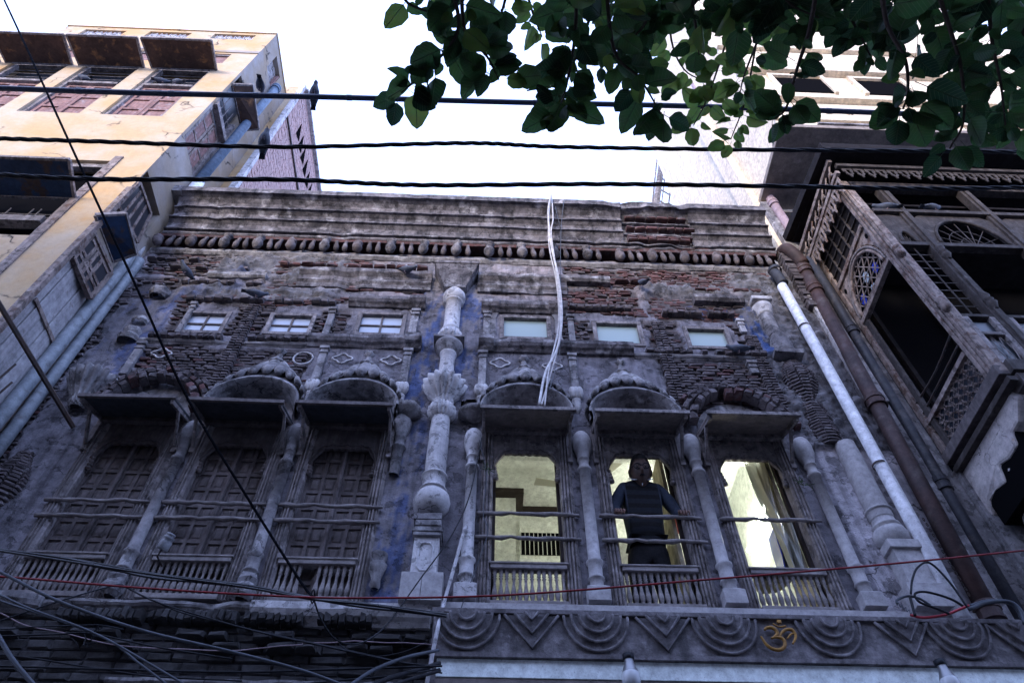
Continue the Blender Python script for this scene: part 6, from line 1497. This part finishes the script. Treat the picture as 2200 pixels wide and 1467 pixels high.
# tangle at the right end of the porch
cable('blue-grey cable arching out over the right end of the porch', [(2082, 1308, -.5), (2120, 1294, -.5), (2165, 1292, -.5), (2190, 1308, -.5), (2202, 1340, -.5)], .017, 'cable_grey')
cable('second blue-grey cable arching beside it at the right end of the porch', [(2080, 1302, -.46), (2125, 1290, -.46), (2175, 1298, -.46), (2196, 1330, -.46)], .014, 'cable_grey')
cable('red cable end lying on the porch coping', [(1955, 1320, -.4), (1985, 1326, -.42), (2030, 1320, -.45), (2062, 1308, -.48), (2082, 1300, -.5)], .011, 'cable_red').data.materials[0] = plain('red_sleeve', (.42, .03, .05), .45)
cable('dark loop of taped cable standing up in front of the white drainpipe', [(2078, 1304, -.5), (2040, 1250, -.5), (1998, 1209, -.5), (1972, 1218, -.5), (1960, 1245, -.5), (1957, 1275, -.5)], .009, 'cable_black')
cable('dark cable loop lying over the porch edge in front of the white drainpipe', [(2075, 1305, -.48), (2040, 1285, -.48), (1990, 1271, -.48), (1966, 1275, -.48), (1975, 1292, -.48), (2010, 1306, -.48), (2040, 1318, -.48)], .010, 'cable_black')
cable('grey cable end curling left of the dark loops', [(2000, 1300, -.47), (1975, 1285, -.47), (1950, 1280, -.47), (1928, 1288, -.47), (1927, 1296, -.47)], .010, 'cable_grey')
cable('curled thin wire ends left of the dark loops', [(1925+q*2.6, 1294+q*1.7+4*sin(q*2.2), -.47) for q in range(14)], .003, 'cable_grey', n=4)
cable('short dark cable stub pointing down at the porch coping', [(1955, 1282, -.47), (1960, 1300, -.47), (1966, 1322, -.47)], .012, 'cable_black')
for a, b, lab in (((958, 1403), (975, 1475), 'thin dark wire under the left corner of the porch'), ((960, 1403), (1020, 1475), 'second thin wire under the left corner of the porch')):
    cable(lab, [(a[0], a[1], -.3), ((a[0]+b[0])/2-3, (a[1]+b[1])/2, -.3), (b[0], b[1], -.3)], .004)
for lab, pts in (('thin wire hanging below the porch, left of the first bulb', [(1250, 1412, -.28), (1200, 1432, -.29), (1150, 1447, -.3)]), ('longer thin wire hanging below the porch beside the first bulb', [(1296, 1412, -.28), (1240, 1440, -.3), (1190, 1472, -.32)])): cable(lab, pts, .004)
# chain on the plaster strip between the pipes
ch = thing('chain', 'rusty chain hanging between the white and the brown drainpipes', 'chain', loc=tuple(atY(2000, 1150, -.2)))
for q in range(15):
    p = atY(1985+q*6.9, 1115+q*11.5, -.16); a = MB().tube([(p.x+.008*cos(t*pi/4), p.y+(.0 if q % 2 else .004), p.z+.020*sin(t*pi/4)) for t in range(10)], .004, 5, False)
    a.build('link', 'iron', ch, smooth=True)
# porcelain insulator
q = atY(357, 1165, -.20); t = thing('insulator', 'porcelain insulator on a bent iron pin beside the second window', 'insulator', loc=tuple(q))
ax = Vector((.35, -.35, .85))
MB().lathe([(0, -.07), (.045, -.07), (.052, -.06), (.052, .01), (.042, .02), (.05, .035), (.05, .05), (.036, .06), (.042, .072), (.038, .085), (0, .09)], q, 18, ax=ax).build('bell', 'porcelain', t, smooth=True)
MB().tube([q-ax.normalized()*.06, q-ax.normalized()*.13, q+Vector((-.02, .15, -.14))], .008, 8).build('pin', 'iron', t, smooth=True)
# little wire nests
for px, py, Y, lab in ((1045, 1003, -.12, 'green dried garland knot on the left post of the fourth window'), (1722, 1035, -.10, 'green and yellow dried leaves tied to the last window post'), (195, 1362, -.72, 'knot of wire scraps where the lower wires cross')):
    random.seed(px); c = atY(px, py, Y); m = MB()
    for k in range(16):
        a = c+Vector((random.gauss(0, .012), random.gauss(0, .01), random.gauss(0, .03))); b = a+Vector((random.gauss(0, .035), random.gauss(0, .02), random.gauss(0, .03))); m.tube([a, (a+b)/2+Vector((0, 0, random.gauss(0, .012))), b], .004, 5)
    m.build('garland' if px > 200 else 'wire_knot', 'leaf' if px > 200 else 'cable_black', None, label=lab, cat='garland' if px > 200 else 'wire')
# ================================================================ pigeons
def pigeon_meshes():
    m = MB(); prof = [(0, .028, .0, .0), (.01, .03, .004, .0), (.05, .038, .012, .0), (.10, .052, .03, .01), (.15, .060, .042, .015), (.20, .056, .042, .02), (.24, .044, .036, .035), (.27, .032, .028, .055), (.29, .026, .026, .075), (.305, .026, .027, .09), (.32, .024, .024, .098), (.335, .014, .014, .096), (.343, .004, .004, .094)]
    seg = 12; n = len(prof)
    for y, rx, rz, z in prof:
        for k in range(seg): a = 2*pi*k/seg; m.v.append((rx*1.15*cos(a), y-.17, z+rz*1.3*sin(a)))
    for i in range(n-1):
        for k in range(seg): k2 = (k+1) % seg; m.f.append((i*seg+k, i*seg+k2, (i+1)*seg+k2, (i+1)*seg+k))
    m.f.append(tuple(range(seg)))
    body = m
    tail = MB().hexa([(-.028, -.13, -.006), (.028, -.13, -.006), (.036, -.22, -.02), (-.036, -.22, -.02), (-.022, -.13, .010), (.022, -.13, .010), (.030, -.22, -.012), (-.030, -.22, -.012)])
    wings = []
    for s in (-1, 1):
        w = MB(); P = [(.0, .10, .04), (.045, .08, .03), (.058, .0, .02), (.054, -.09, .006), (.03, -.16, -.004), (.006, -.14, .014), (.012, -.05, .038)]
        w.add([(s*x, y, z+.006) for x, y, z in P]+[(s*(x*.7), y, z-.018) for x, y, z in P], [tuple(range(7)), tuple(range(13, 6, -1))]+[(i, (i+1) % 7, 7+(i+1) % 7, 7+i) for i in range(7)]); wings.append(w)
    beak = MB().hexa([(-.005, .166, .088), (.005, .166, .088), (.004, .190, .082), (-.004, .190, .082), (-.005, .166, .097), (.005, .166, .097), (.003, .190, .086), (-.003, .190, .086)])
    legs = MB().tube([(-.015, .0, -.02), (-.015, .01, -.06), (-.015, .035, -.062)], .004, 5).tube([(.015, .0, -.02), (.015, .01, -.06), (.015, .035, -.062)], .004, 5)
    return body, tail, wings, beak, legs
mk('feather', (.10, .115, .15), (.06, .07, .10), None, 14, .7, .3, 90); mk('feather_dark', (.03, .035, .05), None, None, 14, .7, .3, 90)
bd, tl, wg, bk, lg = pigeon_meshes()
PM = [('body', bd.mesh('body', 'feather', True)), ('tail', tl.mesh('tail', 'feather_dark')), ('wing', wg[0].mesh('wing', 'feather')), ('wing', wg[1].mesh('wing', 'feather')), ('beak', bk.mesh('beak', 'cable_black')), ('legs', lg.mesh('legs', 'pipe_pink'))]
PROTO = thing('pigeon', 'x', 'pigeon', 'pigeons perched about the buildings')
for nme, me in PM: obj(nme, me, PROTO, local=True)
def pigeon(i, lab, loc, yaw, pitch=0, roll=0, s=1.0):
    if i == 0: r = PROTO
    else:
        r = PROTO.copy(); COL.objects.link(r)
        for c in PROTO.children: d = c.copy(); COL.objects.link(d); d.parent = r
    r['label'] = lab; r.location = loc; r.rotation_euler = (radians(pitch), radians(roll), radians(yaw)); s *= .78; r.scale = (s, s, s)
U = Vector((0, 0, .062))
PG = [('pigeon on the overhead conduit against the sky, seen from below', atY(672, 205, YC)+Vector((0, .0, .06)), 185, 20, 0, 1.0),
      ('pigeon on the overhead conduit in front of the ochre house wall', atY(556, 190, YC)+Vector((0, 0, .05)), 10, 15, 0, .9),
      ('pigeon on the middle twisted cable', atY(565, 305, YC)+Vector((0, 0, .03)), 185, 35, 0, 1.0),
      ('pigeon walking on the blue shade of the ochre house', Vector((-6.9, -1.5, 10.80)), -85, 0, 0, 1.15),
      ('left one of two pigeons in the third tall window of the ochre house', Vector((-6.35, -1.0, 15.49)), -70, 10, 0, 1.1),
      ('right one of two pigeons in the third tall window of the ochre house', Vector((-6.08, -1.0, 15.49)), 80, 10, 0, 1.1),
      ('pale pigeon in the second tall window of the ochre house', Vector((-7.8, -1.0, 15.49)), 100, 5, 0, 1.1),
      ('pigeon in the low window behind the blue shade', Vector((-7.05, -1.0, 10.2)), 90, 0, 0, 1.2),
      ('pigeon tucked on the brick ledge at the far left under the cornice', atY(400, 583, -.14), 150, 0, 0, 1.1),
      ('pigeon sitting on rubble above the second small window', atY(550, 632, -.14), -70, 0, 0, 1.1),
      ('pigeon with raised tail on the red brick course left of the column capital', atY(873, 580, -.18), -115, -35, 0, 1.1),
      ('pigeon on the broken string course at the right', atY(1381, 608, -.16), 25, 30, 0, 1.0),
      ('pigeon at the corner of the last small window', atY(1588, 750, -.15), 80, 0, 0, 1.1),
      ('pigeon under the eave of the oriel, nearer its corner post', atY(1905, 446, -1.32), 80, 0, 0, 1.2),
      ('pigeon under the eave of the oriel, farther right', atY(2005, 448, -1.32), -80, 0, 0, 1.2)]
for i, a in enumerate(PG): pigeon(i, *a)
